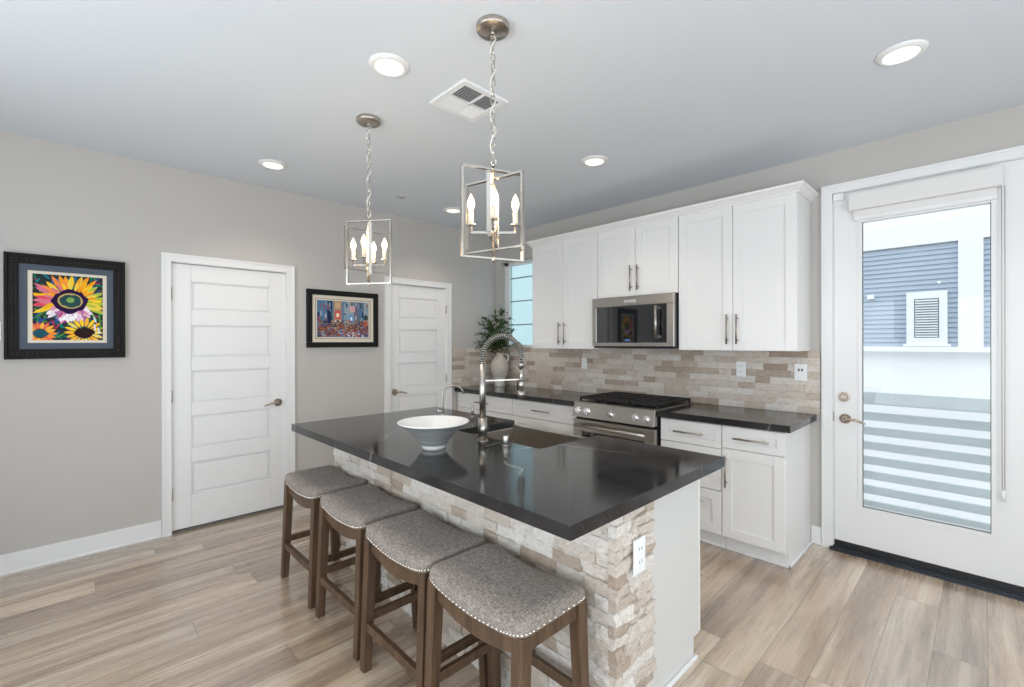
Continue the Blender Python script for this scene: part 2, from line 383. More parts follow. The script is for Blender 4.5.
# ---------------------------------------------------------------- interior doors
def lever(parent, T, a, z, b0, sgn, m=LEVERM, r=.032):
    mb = MB(T)
    mb.cyl((a, b0, z), (a, b0+.012, z), r, 24); mb.cyl((a, b0+.012, z), (a, b0+.018, z), r*.8, 24, r*.55)
    mb.cyl((a, b0+.015, z), (a, b0+.055, z), .011, 14)
    pts = []; rr = []
    for i in range(9):
        t = i/8; pts.append((a+sgn*t*.115, b0+.052-.006*math.sin(t*PI), z+.006*math.sin(t*PI*1.3)-.012*t)); rr.append(.0095-.003*t)
    mb.tube(pts, .009, 10, rr=rr)
    return mb.build('lever_handle', m, parent)
def panel_door(name, c0, c1, l0, l1, lever_a, sgn, hinge_a):
    root = thing(name, (0, (c0+c1)/2, 0)); root['kind'] = 'structure'
    mb = MB(LT); b0 = -.052; b1 = -.014
    px0 = l0+.123*(l1-l0)/.797; px1 = l1-.123*(l1-l0)/.797
    pan = [(.268, .512), (.619, .871), (.963, 1.215), (1.315, 1.567), (1.68, 1.899)]
    mb.box(l0, l1, b0, b1-.013, .02, 2.03)
    mb.box(l0, px0, b1-.0135, b1, .02, 2.03); mb.box(px1, l1, b1-.0135, b1, .02, 2.03)
    zs = [.02]+[q for p in pan for q in p]+[2.03]
    for i in range(0, len(zs), 2): mb.box(px0, px1, b1-.0135, b1, zs[i], zs[i+1])
    for z0, z1 in pan:
        mb.box(px0+.018, px1-.018, b1-.012, b1-.004, z0+.018, z1-.018)
        f = .009
        for aa in ((px0, px0+f, z0, z1), (px1-f, px1, z0, z1), (px0, px1, z0, z0+f), (px0, px1, z1-f, z1)):
            mb.box(aa[0], aa[1], b1-.0135, b1-.007, aa[2], aa[3])
    mb.build('door_leaf', DOORW, root, bevel=.0025)
    cs = MB(LT)
    cs.box(c0, l0-.004, 0, .016, 0, 2.04); cs.box(l1+.004, c1, 0, .016, 0, 2.04); cs.box(c0, c1, 0, .016, 2.040, 2.097)
    cs.box(c0, c0+.016, .016, .022, 0, 2.081); cs.box(c1-.016, c1, .016, .022, 0, 2.081); cs.box(c0, c1, .016, .022, 2.081, 2.097)
    cs.build('door_casing', WHITE, root)
    jb = MB(LT)
    jb.box(l0-.0045, l0-.001, -.15, .002, 0, 2.04); jb.box(l1+.001, l1+.0045, -.15, .002, 0, 2.04); jb.box(l0-.004, l1+.004, -.15, .002, 2.034, 2.0455)
    jb.build('door_jamb', WHITE, root)
    MB(LT).box(l0, l1, -.13, -.02, 0, .012).build('threshold', mat('grey_sill', (.16, .15, .14), .5), root)
    lever(root, LT, lever_a, .918, b1, sgn)
    for hz in (.30, 1.03, 1.80):
        MB(LT).cyl((hinge_a, .006, hz-.045), (hinge_a, .006, hz+.045), .006, 10).build('hinge', NICKEL, root)
    return root
d1 = panel_door('door_1', -3.311, -2.380, -3.250, -2.445, -2.512, -1, -3.251)
d2 = panel_door('door_2', -1.515, -.689, -1.450, -.750, -1.392, 1, -.7545)

# ---------------------------------------------------------------- glazed exterior door
root = thing('door_3', (3.95, 0, 0)); root['kind'] = 'structure'
mb = MB(RT)
lx0, lx1, lz0, lz1 = 3.497, 4.413, .066, 2.44
gx0, gx1, gz0, gz1 = 3.652, 4.246, .322, 2.225
for b in [(lx0, gx0, lz0, lz1), (gx1, lx1, lz0, lz1), (gx0, gx1, lz0, gz0), (gx0, gx1, gz1, lz1)]:
    mb.box(b[0], b[1], -.045, -.002, b[2], b[3])
mb.build('door_leaf', DOORW, root)
mb = MB(RT)
for b in [(gx0-.022, gx0, gz0-.022, gz1+.022), (gx1, gx1+.022, gz0-.022, gz1+.022), (gx0, gx1, gz0-.022, gz0), (gx0, gx1, gz1, gz1+.022)]:
    mb.box(b[0], b[1], -.004, .004, b[2], b[3])
mb.build('glazing_bead', DOORW, root)
mb = MB(RT)
for b in [(gx0, gx0+.003, gz0, gz1), (gx1-.003, gx1, gz0, gz1), (gx0, gx1, gz0, gz0+.003)]:
    mb.box(b[0], b[1], -.03, -.012, b[2], b[3])
mb.build('glazing_seal', GPLAST, root)
MB(RT).box(gx0, gx1, -.026, -.020, gz0, gz1).build('glass_pane', GLASS, root)
mb = MB(RT)
mb.box(3.427, 3.490, 0, .017, 0, 2.447); mb.box(4.420, 4.483, 0, .017, 0, 2.445); mb.box(3.427, 4.483, 0, .017, 2.447, 2.508)
mb.box(3.427, 3.442, .017, .023, 0, 2.493); mb.box(4.468, 4.483, .017, .023, 0, 2.493); mb.box(3.427, 4.483, .017, .023, 2.493, 2.508)
mb.build('door_casing', WHITE, root)
mb = MB(RT); mb.box(3.4895, 3.495, -.15, .001, 0, 2.452); mb.box(4.415, 4.4205, -.15, .001, 0, 2.452); mb.box(3.49, 4.42, -.15, .001, 2.443, 2.4505)
mb.build('door_jamb', WHITE, root)
mb = MB(RT); mb.box(lx0, lx1, -.04, -.004, .022, .066); mb.build('door_sweep', CHARC, root)
mb = MB(RT); mb.box(3.475, 4.44, -.15, .03, 0, .020); mb.box(3.475, 4.44, -.02, .012, .020, .026); mb.box(3.475, 4.44, .030, .044, 0, .010)
mb.build('threshold', THRESH, root, bevel=.002)
lever(root, RT, 3.560, .905, -.002, 1, LEVERM, .034)
mb = MB(RT); mb.cyl((3.552, -.002, 1.052), (3.552, .012, 1.052), .033, 24); mb.cyl((3.552, .012, 1.052), (3.552, .02, 1.052), .026, 24, .02)
mb.box(3.546, 3.558, .018, .038, 1.036, 1.068); mb.build('deadbolt', LEVERM, root, bevel=.002)
MB(RT).box(3.488, 3.4975, -.004, .004, .88, .945).build('strike_plate', PULLM, root)
MB(RT).box(3.495, 3.555, 0, .02, 2.395, 2.44).build('door_sensor', WPLAST, root, bevel=.003)
# roller shade on the door
sh = thing('roller_shade', (3.94, -.02, 2.2), 'white cassette roller shade mounted on the glazed door, rolled up', 'window shade')
MB(RT).box(3.588, 4.292, .001, .062, 2.300, 2.412).build('cassette', SHADEM, sh, bevel=.004)
MB(RT).box(3.612, 4.270, .006, .022, 2.262, 2.300).build('shade_fabric', SHADEM, sh)
MB(RT).box(3.610, 4.272, .002, .026, 2.235, 2.265).build('bottom_rail', WHITE, sh, bevel=.004)
MB(RT).box(4.247, 4.270, .0045, .014, .34, 2.235).build('side_track', WHITE, sh)
mb = MB(RT); mb.tube([(4.287, .035, 2.30), (4.287, .035, 1.4), (4.288, .035, .60)], .0022, 6); mb.tube([(4.299, .035, 2.30), (4.299, .035, 1.4), (4.298, .035, .60)], .0022, 6)
mb.tube([(4.288, .035, .60), (4.293, .035, .585), (4.298, .035, .60)], .0022, 6)
mb.build('pull_cord', mat('shade_cord', (.45, .44, .43), .6), sh)
MB(RT).cyl((4.293, .035, .53), (4.293, .035, .59), .009, 12).build('cord_tensioner', WPLAST, sh)

# ---------------------------------------------------------------- corner window
mb = MB(RT); wx0, wx1, wz0, wz1 = .10, .86, 1.37, 2.40
for b in [(wx0, wx0+.075, wz0, wz1), (wx1-.05, wx1, wz0, wz1), (wx0, wx1, wz0, wz0+.03), (wx0, wx1, wz1-.04, wz1)]:
    mb.box(b[0], b[1], -.12, -.06, b[2], b[3])
win = struct(mb.build('window_1', WHITE, bevel=.003))
mb = MB(RT)
for z in (1.640, 1.925, 2.205): mb.box(wx0+.075, wx1-.05, -.10, -.085, z-.006, z+.006)
mb.build('muntin', mat('grey_muntin', (.25, .32, .34), .5), win)
MB(RT).box(wx0+.07, wx1-.045, -.096, -.091, wz0+.02, wz1-.03).build('window_pane', AQUAG, win)

# ---------------------------------------------------------------- stone veneer
def stones(mb, T, a0, a1, z0, z1, rowh, dmin, dmax, rng, lens=(.10, .26), rough=.006, gx=.022, nz=3):
    nr = round((z1-z0)/rowh); rh = (z1-z0)/nr
    for r in range(nr):
        a = a0 - rng.random()*.12; zz0 = z0+r*rh; zz1 = zz0+rh
        while a < a1-1e-6:
            L = rng.uniform(*lens); e = a+L
            if a1-e < .05: e = a1
            s0 = max(a, a0); s1 = min(e, a1)
            if s1-s0 > .004:
                mb.curt = rng.random()**.85; d = rng.uniform(dmin, dmax); g = .0006
                nx = max(2, int((s1-s0)/gx)); vs = []; fs = []
                sk = rng.uniform(-1, 1)*rough*.8; sz = rng.uniform(-1, 1)*rough
                for j in range(nz+1):
                    for i in range(nx+1):
                        u = s0+g+(s1-s0-2*g)*i/nx; v = zz0+g+(rh-2*g)*j/nz
                        n = noise.noise(Vector((u*26+r*7, v*40, r*3.1)))*rough*.9+(.5-abs(noise.noise(Vector((u*60+a*9, v*85, r*5.5)))))*rough*1.3
                        edge = .0018 if (i in (0, nx) or j in (0, nz)) else 0
                        vs.append((u, max(.003, d+n+sk*(i/nx-.5)*2+sz*(j/nz-.5)*2-edge), v))
                nb = len(vs)
                for j in range(nz+1):
                    for i in range(nx+1):
                        if i in (0, nx) or j in (0, nz): vs.append((vs[j*(nx+1)+i][0], 0, vs[j*(nx+1)+i][2]))
                idx = {}; q = nb
                for j in range(nz+1):
                    for i in range(nx+1):
                        if i in (0, nx) or j in (0, nz): idx[(i, j)] = q; q += 1
                F_ = lambda i, j: j*(nx+1)+i
                for j in range(nz):
                    for i in range(nx): fs.append((F_(i, j), F_(i+1, j), F_(i+1, j+1), F_(i, j+1)))
                ring = [(i, 0) for i in range(nx)]+[(nx, j) for j in range(nz)]+[(nx-i, nz) for i in range(nx)]+[(0, nz-j) for j in range(nz)]
                for t in range(len(ring)):
                    p, q2 = ring[t], ring[(t+1) % len(ring)]; fs.append((F_(*p), F_(*q2), idx[q2], idx[p]))
                mb.add(vs, fs, 0, False)
            a = e
rng = random.Random(5)
mb = MB(lambda a, b, z: (a, -b-.0015, z)); stones(mb, RT, .012, 3.418, .915, 1.365, .050, .008, .014, rng, (.10, .26), .0022)
# ledge of stone continuing under the window and the left return
bsp = mb.build('stone_backsplash', STONE_S, tone=True, recalc=True)
tag(bsp, 'beige stacked travertine backsplash behind the range and counters', 'backsplash')
mb = MB(LT); stones(mb, LT, -.672, -.016, .915, 1.365, .050, .008, .014, rng, (.10, .26), .0022)
b2 = mb.build('stone_backsplash', STONE_S, tone=True)
tag(b2, 'short return of stacked travertine backsplash beside the right-hand white door', 'backsplash')

# ---------------------------------------------------------------- wall plates
def plate(name, T, a, z, b, w, h, label, cat, style):
    r = thing(name, T(a, b, z-h/2), label, cat)
    MB(T).box(a-w/2, a+w/2, b, b+.006, z-h/2, z+h/2).build('cover_plate', WPLAST, r, bevel=.002)
    if style == 'outlet':
        for s_ in (-1, 1):
            o = MB(T).box(a-.017, a+.017, b+.005, b+.008, z+s_*.022-.014, z+s_*.022+.014).build('socket', WPLAST, r, bevel=.001)
            m_ = MB(T); m_.box(a-.009, a-.006, b+.0075, b+.0086, z+s_*.022-.003, z+s_*.022+.007); m_.box(a+.006, a+.009, b+.0075, b+.0086, z+s_*.022-.003, z+s_*.022+.007)
            m_.build('slot', GPLAST, o)
    elif style == 'switch':
        MB(T).box(a-.017, a+.017, b+.005, b+.009, z-.033, z+.033).build('rocker', WPLAST, r, bevel=.0015)
    elif style == 'timer':
        MB(T).box(a-.018, a+.018, b+.005, b+.009, z-.034, z+.034).build('rocker', WPLAST, r, bevel=.0015)
        m_ = MB(T)
        for q in (-.010, .010): m_.box(a+q-.006, a+q+.006, b+.0085, b+.011, z+.008, z+.026)
        m_.build('button', GPLAST, r)
    return r
plate('wall_outlet', RT, 2.894, 1.215, .016, .072, .118, 'white wall outlet on backsplash right of the range', 'outlet', 'outlet')
plate('timer_switch', RT, 3.300, 1.208, .016, .080, .120, 'white control with grey buttons on backsplash nearest the glazed door', 'switch', 'timer')
plate('light_switch', RT, 1.372, 1.212, .016, .068, .112, 'white wall switch on backsplash left of the range', 'switch', 'switch')
plate('light_switch', LT, -4.134, 1.505, 0, .075, .118, 'white light switch at the left edge beside the sunflower picture', 'switch', 'switch')

# ---------------------------------------------------------------- cabinets
def shaker(mb, x0, x1, z0, z1, yb, t=.019, rail=.062, sgn=-1, rec=.009):
    """door face: back plane y=yb, coming out by t in direction sgn"""
    def bx(a0, a1, c0, c1, d0, d1):
        y0, y1 = yb+sgn*d0, yb+sgn*d1; mb.box(a0, a1, min(y0, y1), max(y0, y1), c0, c1)
    bx(x0, x1, z0, z1, 0, t-rec)
    bx(x0, x0+rail, z0, z1, t-rec-.0005, t); bx(x1-rail, x1, z0, z1, t-rec-.0005, t)
    bx(x0+rail, x1-rail, z0, z0+rail, t-rec-.0005, t); bx(x0+rail, x1-rail, z1-rail, z1, t-rec-.0005, t)
def pull(parent, x, z, y, L=.215, vert=False, sgn=-1):
    mb = MB(); h = L/2; o = .032
    if vert:
        mb.cyl((x, y+sgn*o, z-h), (x, y+sgn*o, z+h), .0062, 12)
        for q in (-h*.72, h*.72): mb.cyl((x, y, z+q), (x, y+sgn*o, z+q), .005, 10)
    else:
        mb.cyl((x-h, y+sgn*o, z), (x+h, y+sgn*o, z), .0062, 12)
        for q in (-h*.72, h*.72): mb.cyl((x+q, y, z), (x+q, y+sgn*o, z), .005, 10)
    return mb.build('pull_handle', PULLM, parent)
def base_cabinet(name, x0, x1, fronts, label, toe_right=False):
    r = thing(name, ((x0+x1)/2, -.3, 0), label, 'cabinet')
    mb = MB(); mb.box(x0, x1, -.590, -.003, .105, .869); mb.box(x0, x1, -.535, -.003, 0, .106)
    mb.build('body', CAB, r, bevel=.001)
    mb = MB(); mb.box(x0, x1+(.016 if toe_right else 0), -.549, -.535, 0, .018)
    if toe_right: mb.box(x1, x1+.016, -.549, -.02, 0, .018)
    mb.build('shoe_molding', WHITE, r, bevel=.004)
    for kind, a0, a1, c0, c1 in fronts:
        m_ = MB(); g = .0018; rail = .045 if (c1-c0) < .2 else .062
        shaker(m_, a0+g, a1-g, c0+g, c1-g, -.590, rail=rail)
        if kind == 'drawer':
            d = m_.build('drawer_front', CAB, r, bevel=.0015); zc = (c0+c1)/2 if c1-c0 < .2 else c1-.085
            pull(d, (a0+a1)/2, zc, -.609)
        else:
            d = m_.build('cabinet_door', CAB, r, bevel=.0015); pull(d, a0+.032, c1-.150, -.609, vert=True)
    return r
base_cabinet('base_cabinet', .018, .917, [('drawer', .018, .917, .700, .862), ('drawer', .018, .917, .405, .697), ('drawer', .018, .917, .108, .402)],
             'white three-drawer base cabinet in the corner under the vase')
base_cabinet('base_cabinet', .920, 1.735, [('drawer', .922, 1.735, .700, .862), ('drawer', .922, 1.735, .405, .697), ('drawer', .922, 1.735, .108, .402)],
             'white three-drawer base cabinet directly left of the range')
base_cabinet('base_cabinet', 2.526, 2.973, [('drawer', 2.526, 2.973, .700, .862), ('drawer', 2.526, 2.973, .410, .697), ('drawer', 2.526, 2.973, .108, .407)],
             'white drawer base cabinet directly right of the range')
base_cabinet('base_cabinet', 2.976, 3.358, [('drawer', 2.976, 3.358, .712, .862), ('door', 2.976, 3.358, .108, .709)],
             'white base cabinet with one drawer over a door at counter end', True)
o = MB().box(.002, 1.742, -.640, -.004, .870, .914).build('countertop', QUARTZ, bevel=.002)
tag(o, 'dark stone countertop left of the range holding the vase', 'countertop')
o = MB().box(2.520, 3.395, -.640, -.004, .870, .914).build('countertop', QUARTZ, bevel=.002)
tag(o, 'dark stone countertop right of the range', 'countertop')

def wall_cabinet(x0, x1, z0, z1, split, pz, label):
    r = thing('wall_cabinet', ((x0+x1)/2, -.15, z0), label, 'cabinet')
    MB().box(x0, x1, -.320, -.003, z0, z1).build('body', CAB, r, bevel=.001)
    for (a0, a1, px) in ((x0, split, split-.034), (split, x1, split+.034)):
        m_ = MB(); shaker(m_, a0+.0018, a1-.0018, z0+.002, z1-.012, -.320, rail=.068)
        d = m_.build('cabinet_door', CAB, r, bevel=.0015); pull(d, px, pz, -.339, .215, True)
    return r
wall_cabinet(.948, 1.766, 1.365, 2.432, 1.357, 1.515, 'white two-door wall cabinet beside the corner window, left of the microwave')
wall_cabinet(1.769, 2.535, 1.822, 2.432, 2.152, 1.975, 'short white two-door wall cabinet directly above the microwave')
wall_cabinet(2.538, 3.358, 1.365, 2.432, 2.949, 1.520, 'tall white two-door wall cabinet right of the microwave')
# crown molding swept round the cabinet tops
prof = [(.0, 2.418), (.012, 2.418), (.014, 2.428), (.022, 2.433), (.038, 2.452), (.046, 2.457), (.050, 2.472), (.0, 2.472)]
mb = MB(); path = []
ax0, ax1, ay = .948, 3.358, -.339
rings = []
for (px, py, nx, ny) in [(ax0, -.003, -1, 0), (ax0, ay, -1, -1), (ax1, ay, 1, -1), (ax1, -.003, 1, 0)]:
    rings.append([(px+nx*o_, py+ny*o_, z) for o_, z in prof])
vs = [q for g in rings for q in g]; n = len(prof); fs = []
for i in range(3):
    for k in range(n): fs.append((i*n+k, i*n+(k+1) % n, (i+1)*n+(k+1) % n, (i+1)*n+k))
fs += [tuple(range(n)), tuple(3*n+k for k in range(n))]
mb.add(vs, fs); mb.box(ax0, ax1, -.339, -.003, 2.4335, 2.45)
o = mb.build('crown_molding', CAB); tag(o, 'white crown molding running along the tops of all wall cabinets', 'crown molding')

# ---------------------------------------------------------------- microwave
r = thing('microwave', (2.15, -.2, 1.385), 'stainless over-the-range microwave hung under the short wall cabinet', 'microwave')
x0, x1, yf = 1.755, 2.531, -.405
MB().box(x0, x1, -.375, -.003, 1.385, 1.818).build('body', BLKEN, r)
mb = MB(); z0, z1 = 1.392, 1.816
mb.box(x0, x1, yf, -.375, 1.735, z1); mb.box(x0, x1, yf, -.375, z0, 1.425); mb.box(x0, 1.800, yf, -.375, 1.425, 1.735); mb.box(2.470, x1, yf, -.375, 1.425, 1.735)
dr = mb.build('door', STEEL, r, bevel=.004)
MB().box(1.800, 2.470, yf+.004, -.377, 1.425, 1.735).build('door_window', BLACKGL, dr)
mb = MB(); mb.cyl((2.398, yf-.042, 1.452), (2.398, yf-.042, 1.722), .012, 16)
for z in (1.470, 1.704): mb.box(2.390, 2.406, yf-.040, yf+.004, z-.012, z+.012)
mb.build('handle', STEEL, dr)
MB().box(2.085, 2.195, yf-.003, yf+.001, 1.762, 1.786).build('badge', CHROME, dr, bevel=.001)
MB().box(2.09, 2.14, yf+.0025, yf+.006, 1.438, 1.454).build('display', DISPL, dr)
MB().box(x0+.01, x1-.01, -.395, -.02, 1.376, 1.386).build('vent_grille', BLKEN, r)

# ---------------------------------------------------------------- range
r = thing('gas_range', (2.13, -.33, 0), 'stainless gas range between the base cabinets under the microwave', 'range')
x0, x1 = 1.750, 2.512
mb = MB(); mb.box(x0, x1, -.630, -.020, .03, .905); mb.box(x0+.03, x1-.03, -.60, -.05, 0, .03)
mb.build('body', BLKEN, r)
mb = MB(); mb.box(x0-.004, x1+.004, -.655, -.018, .905, .919); mb.build('cooktop', STEEL, r, bevel=.003)
mb = MB(); mb.hexa([(x0, -.692, .795), (x1, -.692, .795), (x1, -.625, .795), (x0, -.625, .795)], [(x0, -.660, .912), (x1, -.660, .912), (x1, -.625, .912), (x0, -.625, .912)])
cp = mb.build('control_panel', STEEL, r, bevel=.003)
for kx in (1.815, 1.905, 2.131, 2.360, 2.448):
    m_ = MB(); nrm = Vector((0, -.962, .268)); c0 = Vector((kx, -.678, .850))
    m_.cyl(c0, c0+nrm*.010, .027, 20); m_.cyl(c0+nrm*.010, c0+nrm*.034, .0205, 20, .018)
    m_.beam(c0+nrm*.034+Vector((0, 0, -.014)), c0+nrm*.034+Vector((0, 0, .014)), .007, .010)
    m_.build('knob', CHROME, cp)
mb = MB(); yb, yf = -.630, -.672
mb.box(x0, x1, yf, yb, .675, .772); mb.box(x0, x1, yf, yb, .240, .330); mb.box(x0, x0+.085, yf, yb, .330, .675); mb.box(x1-.085, x1, yf, yb, .330, .675)
od = mb.build('oven_door', STEEL, r, bevel=.003)
MB().box(x0+.085, x1-.085, yf+.004, yb, .330, .675).build('oven_window', BLACKGL, od)
mb = MB(); mb.cyl((x0+.05, -.725, .728), (x1-.05, -.725, .728), .013, 16)
for q in (x0+.075, x1-.075): mb.box(q-.012, q+.012, -.724, yf, .716, .740)
mb.build('oven_handle', STEEL, od)
MB().box(x0, x1, -.665, yb, .055, .232).build('storage_drawer', STEEL, r, bevel=.003)
MB().box(x0+.01, x1-.01, -.60, -.03, .9185, .922).build('burner_tray', BLKEN, r)
for bx, by, br in ((1.89, -.47, .045), (1.89, -.19, .038), (2.131, -.33, .055), (2.37, -.47, .05), (2.37, -.19, .035)):
    m_ = MB(); m_.cyl((bx, by, .921), (bx, by, .932), br, 20); m_.cyl((bx, by, .932), (bx, by, .940), br*.8, 20, br*.75); m_.build('burner', IRON, r)
for gi in range(3):
    gx0 = x0+.012+gi*.2475; gx1 = gx0+.2425; m_ = MB(); t = .013
    for yy in (-.600, -.045-t): m_.box(gx0, gx1, yy, yy+t, .938, .957)
    for xx in (gx0, gx1-t): m_.box(xx, xx+t, -.600, -.045, .938, .957)
    for q in range(1, 9): yy = -.600+q*.0618; m_.box(gx0, gx1, yy, yy+.009, .944, .958)
    m_.box((gx0+gx1)/2-.006, (gx0+gx1)/2+.006, -.600, -.045, .9445, .9585)
    for xx in (gx0, gx1-t):
        for yy in (-.600, -.058): m_.box(xx, xx+t, yy, yy+t, .921, .940)
    m_.build('grate', IRON, r, bevel=.002)

# ---------------------------------------------------------------- island
isl = thing('kitchen_island', (2.28, -2.1, 0), 'kitchen island base wrapped in split-face stone with pale end panel', 'kitchen island')
MB().box(1.205, 3.355, -2.490, -2.272, 0, .869).build('core_wall', WALL, isl)
rng = random.Random(11)
mb = MB()
mb.T = lambda a, b, z: (a, -2.488-b, z); stones(mb, None, 1.165, 3.357, 0, .868, .0482, .020, .030, rng, (.09, .21), .005, .014, 4)
mb.T = lambda a, b, z: (3.353+b, a, z); stones(mb, None, -2.518, -2.268, 0, .868, .0410, .023, .030, rng, (.08, .17), .007, .008, 6)
mb.T = lambda a, b, z: (1.207-b, a, z); stones(mb, None, -2.512, -2.268, 0, .868, .0482, .018, .030, rng, (.09, .19), .006)
mb.build('stone_veneer', STONE_I, isl, tone=True)
mb = MB(); mb.box(3.285, 3.305, -2.272, -1.722, .095, .869); mb.box(3.285, 3.305, -2.272, -1.775, 0, .0955); mb.build('end_panel', ISL, isl)
mb = MB(); mb.box(1.205, 1.225, -2.272, -1.722, .095, .869); mb.box(1.205, 1.225, -2.272, -1.775, 0, .0955); mb.build('end_panel', ISL, isl)
mb = MB(); mb.box(1.226, 3.284, -1.79, -1.775, 0, .100); mb.box(1.226, 3.284, -2.27, -1.724, .100, .118)
mb.box(1.226, 2.03, -1.742, -1.724, .118, .869); mb.box(2.77, 3.284, -1.742, -1.724, .118, .869); mb.box(2.03, 2.77, -1.742, -1.724, .118, .60)
mb.build('carcass', CAB, isl)
mb = MB(); mb.box(3.305, 3.320, -2.268, -1.760, 0, .020); mb.build('shoe_molding', WHITE, isl, bevel=.005)
for a0, a1, zt in ((1.207, 1.617, .862), (1.619, 2.030, .862), (2.032, 2.400, .60), (2.402, 2.770, .60), (2.772, 3.305, .862)):
    m_ = MB(); shaker(m_, a0+.001, a1-.001, .100, zt, -1.722, sgn=1)
    d = m_.build('cabinet_door', CAB, isl, bevel=.0015); pull(d, a0+.04, zt-.14, -1.703, vert=True, sgn=1)
# island worktop with the sink cut open to the back edge
ix0, ix1, iy0, iy1 = 1.158, 3.411, -2.785, -1.688; sx0, sx1, sy0 = 2.062, 2.726, -2.165
mb = MB()
vs = []
poly = [(ix0, iy0), (ix1, iy0), (ix1, iy1), (sx1, iy1), (sx1, sy0), (sx0, sy0), (sx0, iy1), (ix0, iy1)]
nn = len(poly)
vs = [(x, y, .870) for x, y in poly]+[(x, y, .914) for x, y in poly]
fs = [tuple(range(nn)), tuple(range(nn, 2*nn))]+[(i, (i+1) % nn, nn+(i+1) % nn, nn+i) for i in range(nn)]
mb.add(vs, fs); o = mb.build('island_countertop', QUARTZ, bevel=.002)
tag(o, 'large dark polished stone slab with white veins on the island', 'countertop')
# apron sink
sk = thing('apron_sink', (2.394, -1.93, .64), 'stainless apron-front sink set into the far side of the island', 'sink')
t = .012; a0, a1, c0, c1 = sx0-.004, sx1+.004, sy0-.004, -1.684
mb = MB(); zt = .8690
mb.box(a0, a1, c0, c1, .640, .652)
mb.box(a0, a0+t, c0, -1.7, .652, zt); mb.box(a1-t, a1, c0, -1.7, .652, zt); mb.box(a0+t, a1-t, c0, c0+t, .652, zt)
mb.build('basin', STEELD, sk, bevel=.003)
mb = MB(); mb.box(sx0+.001, sx1-.001, -1.712, -1.684, .640, .889); mb.build('apron', STEEL, sk, bevel=.004)
mb = MB(); mb.cyl((2.39, -1.93, .652), (2.39, -1.93, .656), .045, 24); mb.cyl((2.39, -1.93, .656), (2.39, -1.93, .658), .03, 20); mb.build('drain', CHROME, sk)

# main faucet: spring pull-down
fx, fy = 2.392, -2.243
r = thing('kitchen_faucet', (fx, fy, .914), 'tall brushed steel faucet with coiled spring arch on the island', 'faucet')
mb = MB(); mb.cyl((fx, fy, .914), (fx, fy, .920), .031, 24); mb.cyl((fx, fy, .920), (fx, fy, 1.035), .0245, 24); mb.cyl((fx, fy, 1.035), (fx, fy, 1.318), .0165, 24)
mb.build('column', STEEL, r)
ang = math.radians(70); dx, dy = math.cos(ang), math.sin(ang); R_ = .112
def fp(s_, z): return Vector((fx+dx*s_, fy+dy*s_, z))
core = [fp(0, 1.318)]+[fp(R_-R_*math.cos(PI*i/24), 1.345+.118*math.sin(PI*i/24)) for i in range(25)]+[fp(2*R_, 1.31)]
mb = MB(); mb.tube(core, .008, 10); mb.build('hose', CHARC, r)
# spring coil around the hose
mb = MB(); dense = []
for i in range(len(core)-1):
    for k in range(12): dense.append(core[i].lerp(core[i+1], k/12))
tot = 0; pts = []; side = Vector((-dy, dx, 0))
for i in range(len(dense)-1):
    tdir = (dense[i+1]-dense[i]); tot += tdir.length; tdir.normalize(); nrm = tdir.cross(side).normalized(); ph = tot/.0125*2*PI
    pts.append(dense[i]+(side*math.cos(ph)+nrm*math.sin(ph))*.0145)
# resample densely enough for a round coil
pp = []; tot = 0
N = int(34*10)
seglen = [0]
for i in range(len(dense)-1): seglen.append(seglen[-1]+(dense[i+1]-dense[i]).length)
Lc = seglen[-1]; j = 0
for q in range(N):
    d = Lc*q/(N-1)
    while j < len(dense)-2 and seglen[j+1] < d: j += 1
    f_ = (d-seglen[j])/max(1e-9, seglen[j+1]-seglen[j]); p = dense[j].lerp(dense[j+1], min(1, f_)); td = (dense[j+1]-dense[j]).normalized()
    nrm = td.cross(side).normalized(); ph = q/10*2*PI*1.0
    pp.append(p+(side*math.cos(ph)+nrm*math.sin(ph))*.0130)
mb.tube(pp, .0030, 6); mb.build('spring_coil', STEEL, r)
mb = MB(); e = fp(2*R_, 0)
mb.cyl((e.x, e.y, 1.295), (e.x, e.y, 1.318), .019, 18); mb.cyl((e.x, e.y, 1.200), (e.x, e.y, 1.295), .011, 16)
mb.cyl((e.x, e.y, 1.165), (e.x, e.y, 1.235), .016, 18); mb.cyl((e.x, e.y, 1.130), (e.x, e.y, 1.165), .019, 18, .022)
sp_ = mb.build('spray_head', STEEL, r)
MB().box(e.x-.026, e.x-.014, e.y-.009, e.y+.009, 1.150, 1.215).build('spray_button', CHARC, sp_, bevel=.003)
mb = MB(); mb.beam(fp(.01, 1.228), fp(2*R_-.012, 1.228), .006, .007)
ring = [Vector((e.x+.021*math.cos(2*PI*k/16), e.y+.021*math.sin(2*PI*k/16), 1.228)) for k in range(16)]
mb.tube(ring, .004, 6, closed=True); mb.build('docking_arm', STEEL, r)
# filtered water faucet
qx, qy = 1.573, -1.915
r = thing('filter_faucet', (qx, qy, .914), 'small slim gooseneck faucet at the far corner of the island', 'faucet')
mb = MB(); mb.cyl((qx, qy, .914), (qx, qy, .930), .016, 16)
pts = [(qx, qy, .93), (qx, qy, .98), (qx, qy, 1.04)]; ang = math.radians(62)
for i in range(13):
    th = PI*.86*i/12; s_ = .080-.080*math.cos(th); pts.append((qx+math.cos(ang)*s_*.92+.001, qy+math.sin(ang)*s_*.92, 1.055+.070*math.sin(th)))
pts.append((pts[-1][0]+.006, pts[-1][1]+.010, pts[-1][2]-.02))
mb.tube(pts, .0062, 10); mb.build('spout', STEEL, r)
mb = MB(); mb.cyl((qx, qy, .945), (qx-.035, qy-.035, .950), .0055, 10); mb.build('lever', CHROME, r)
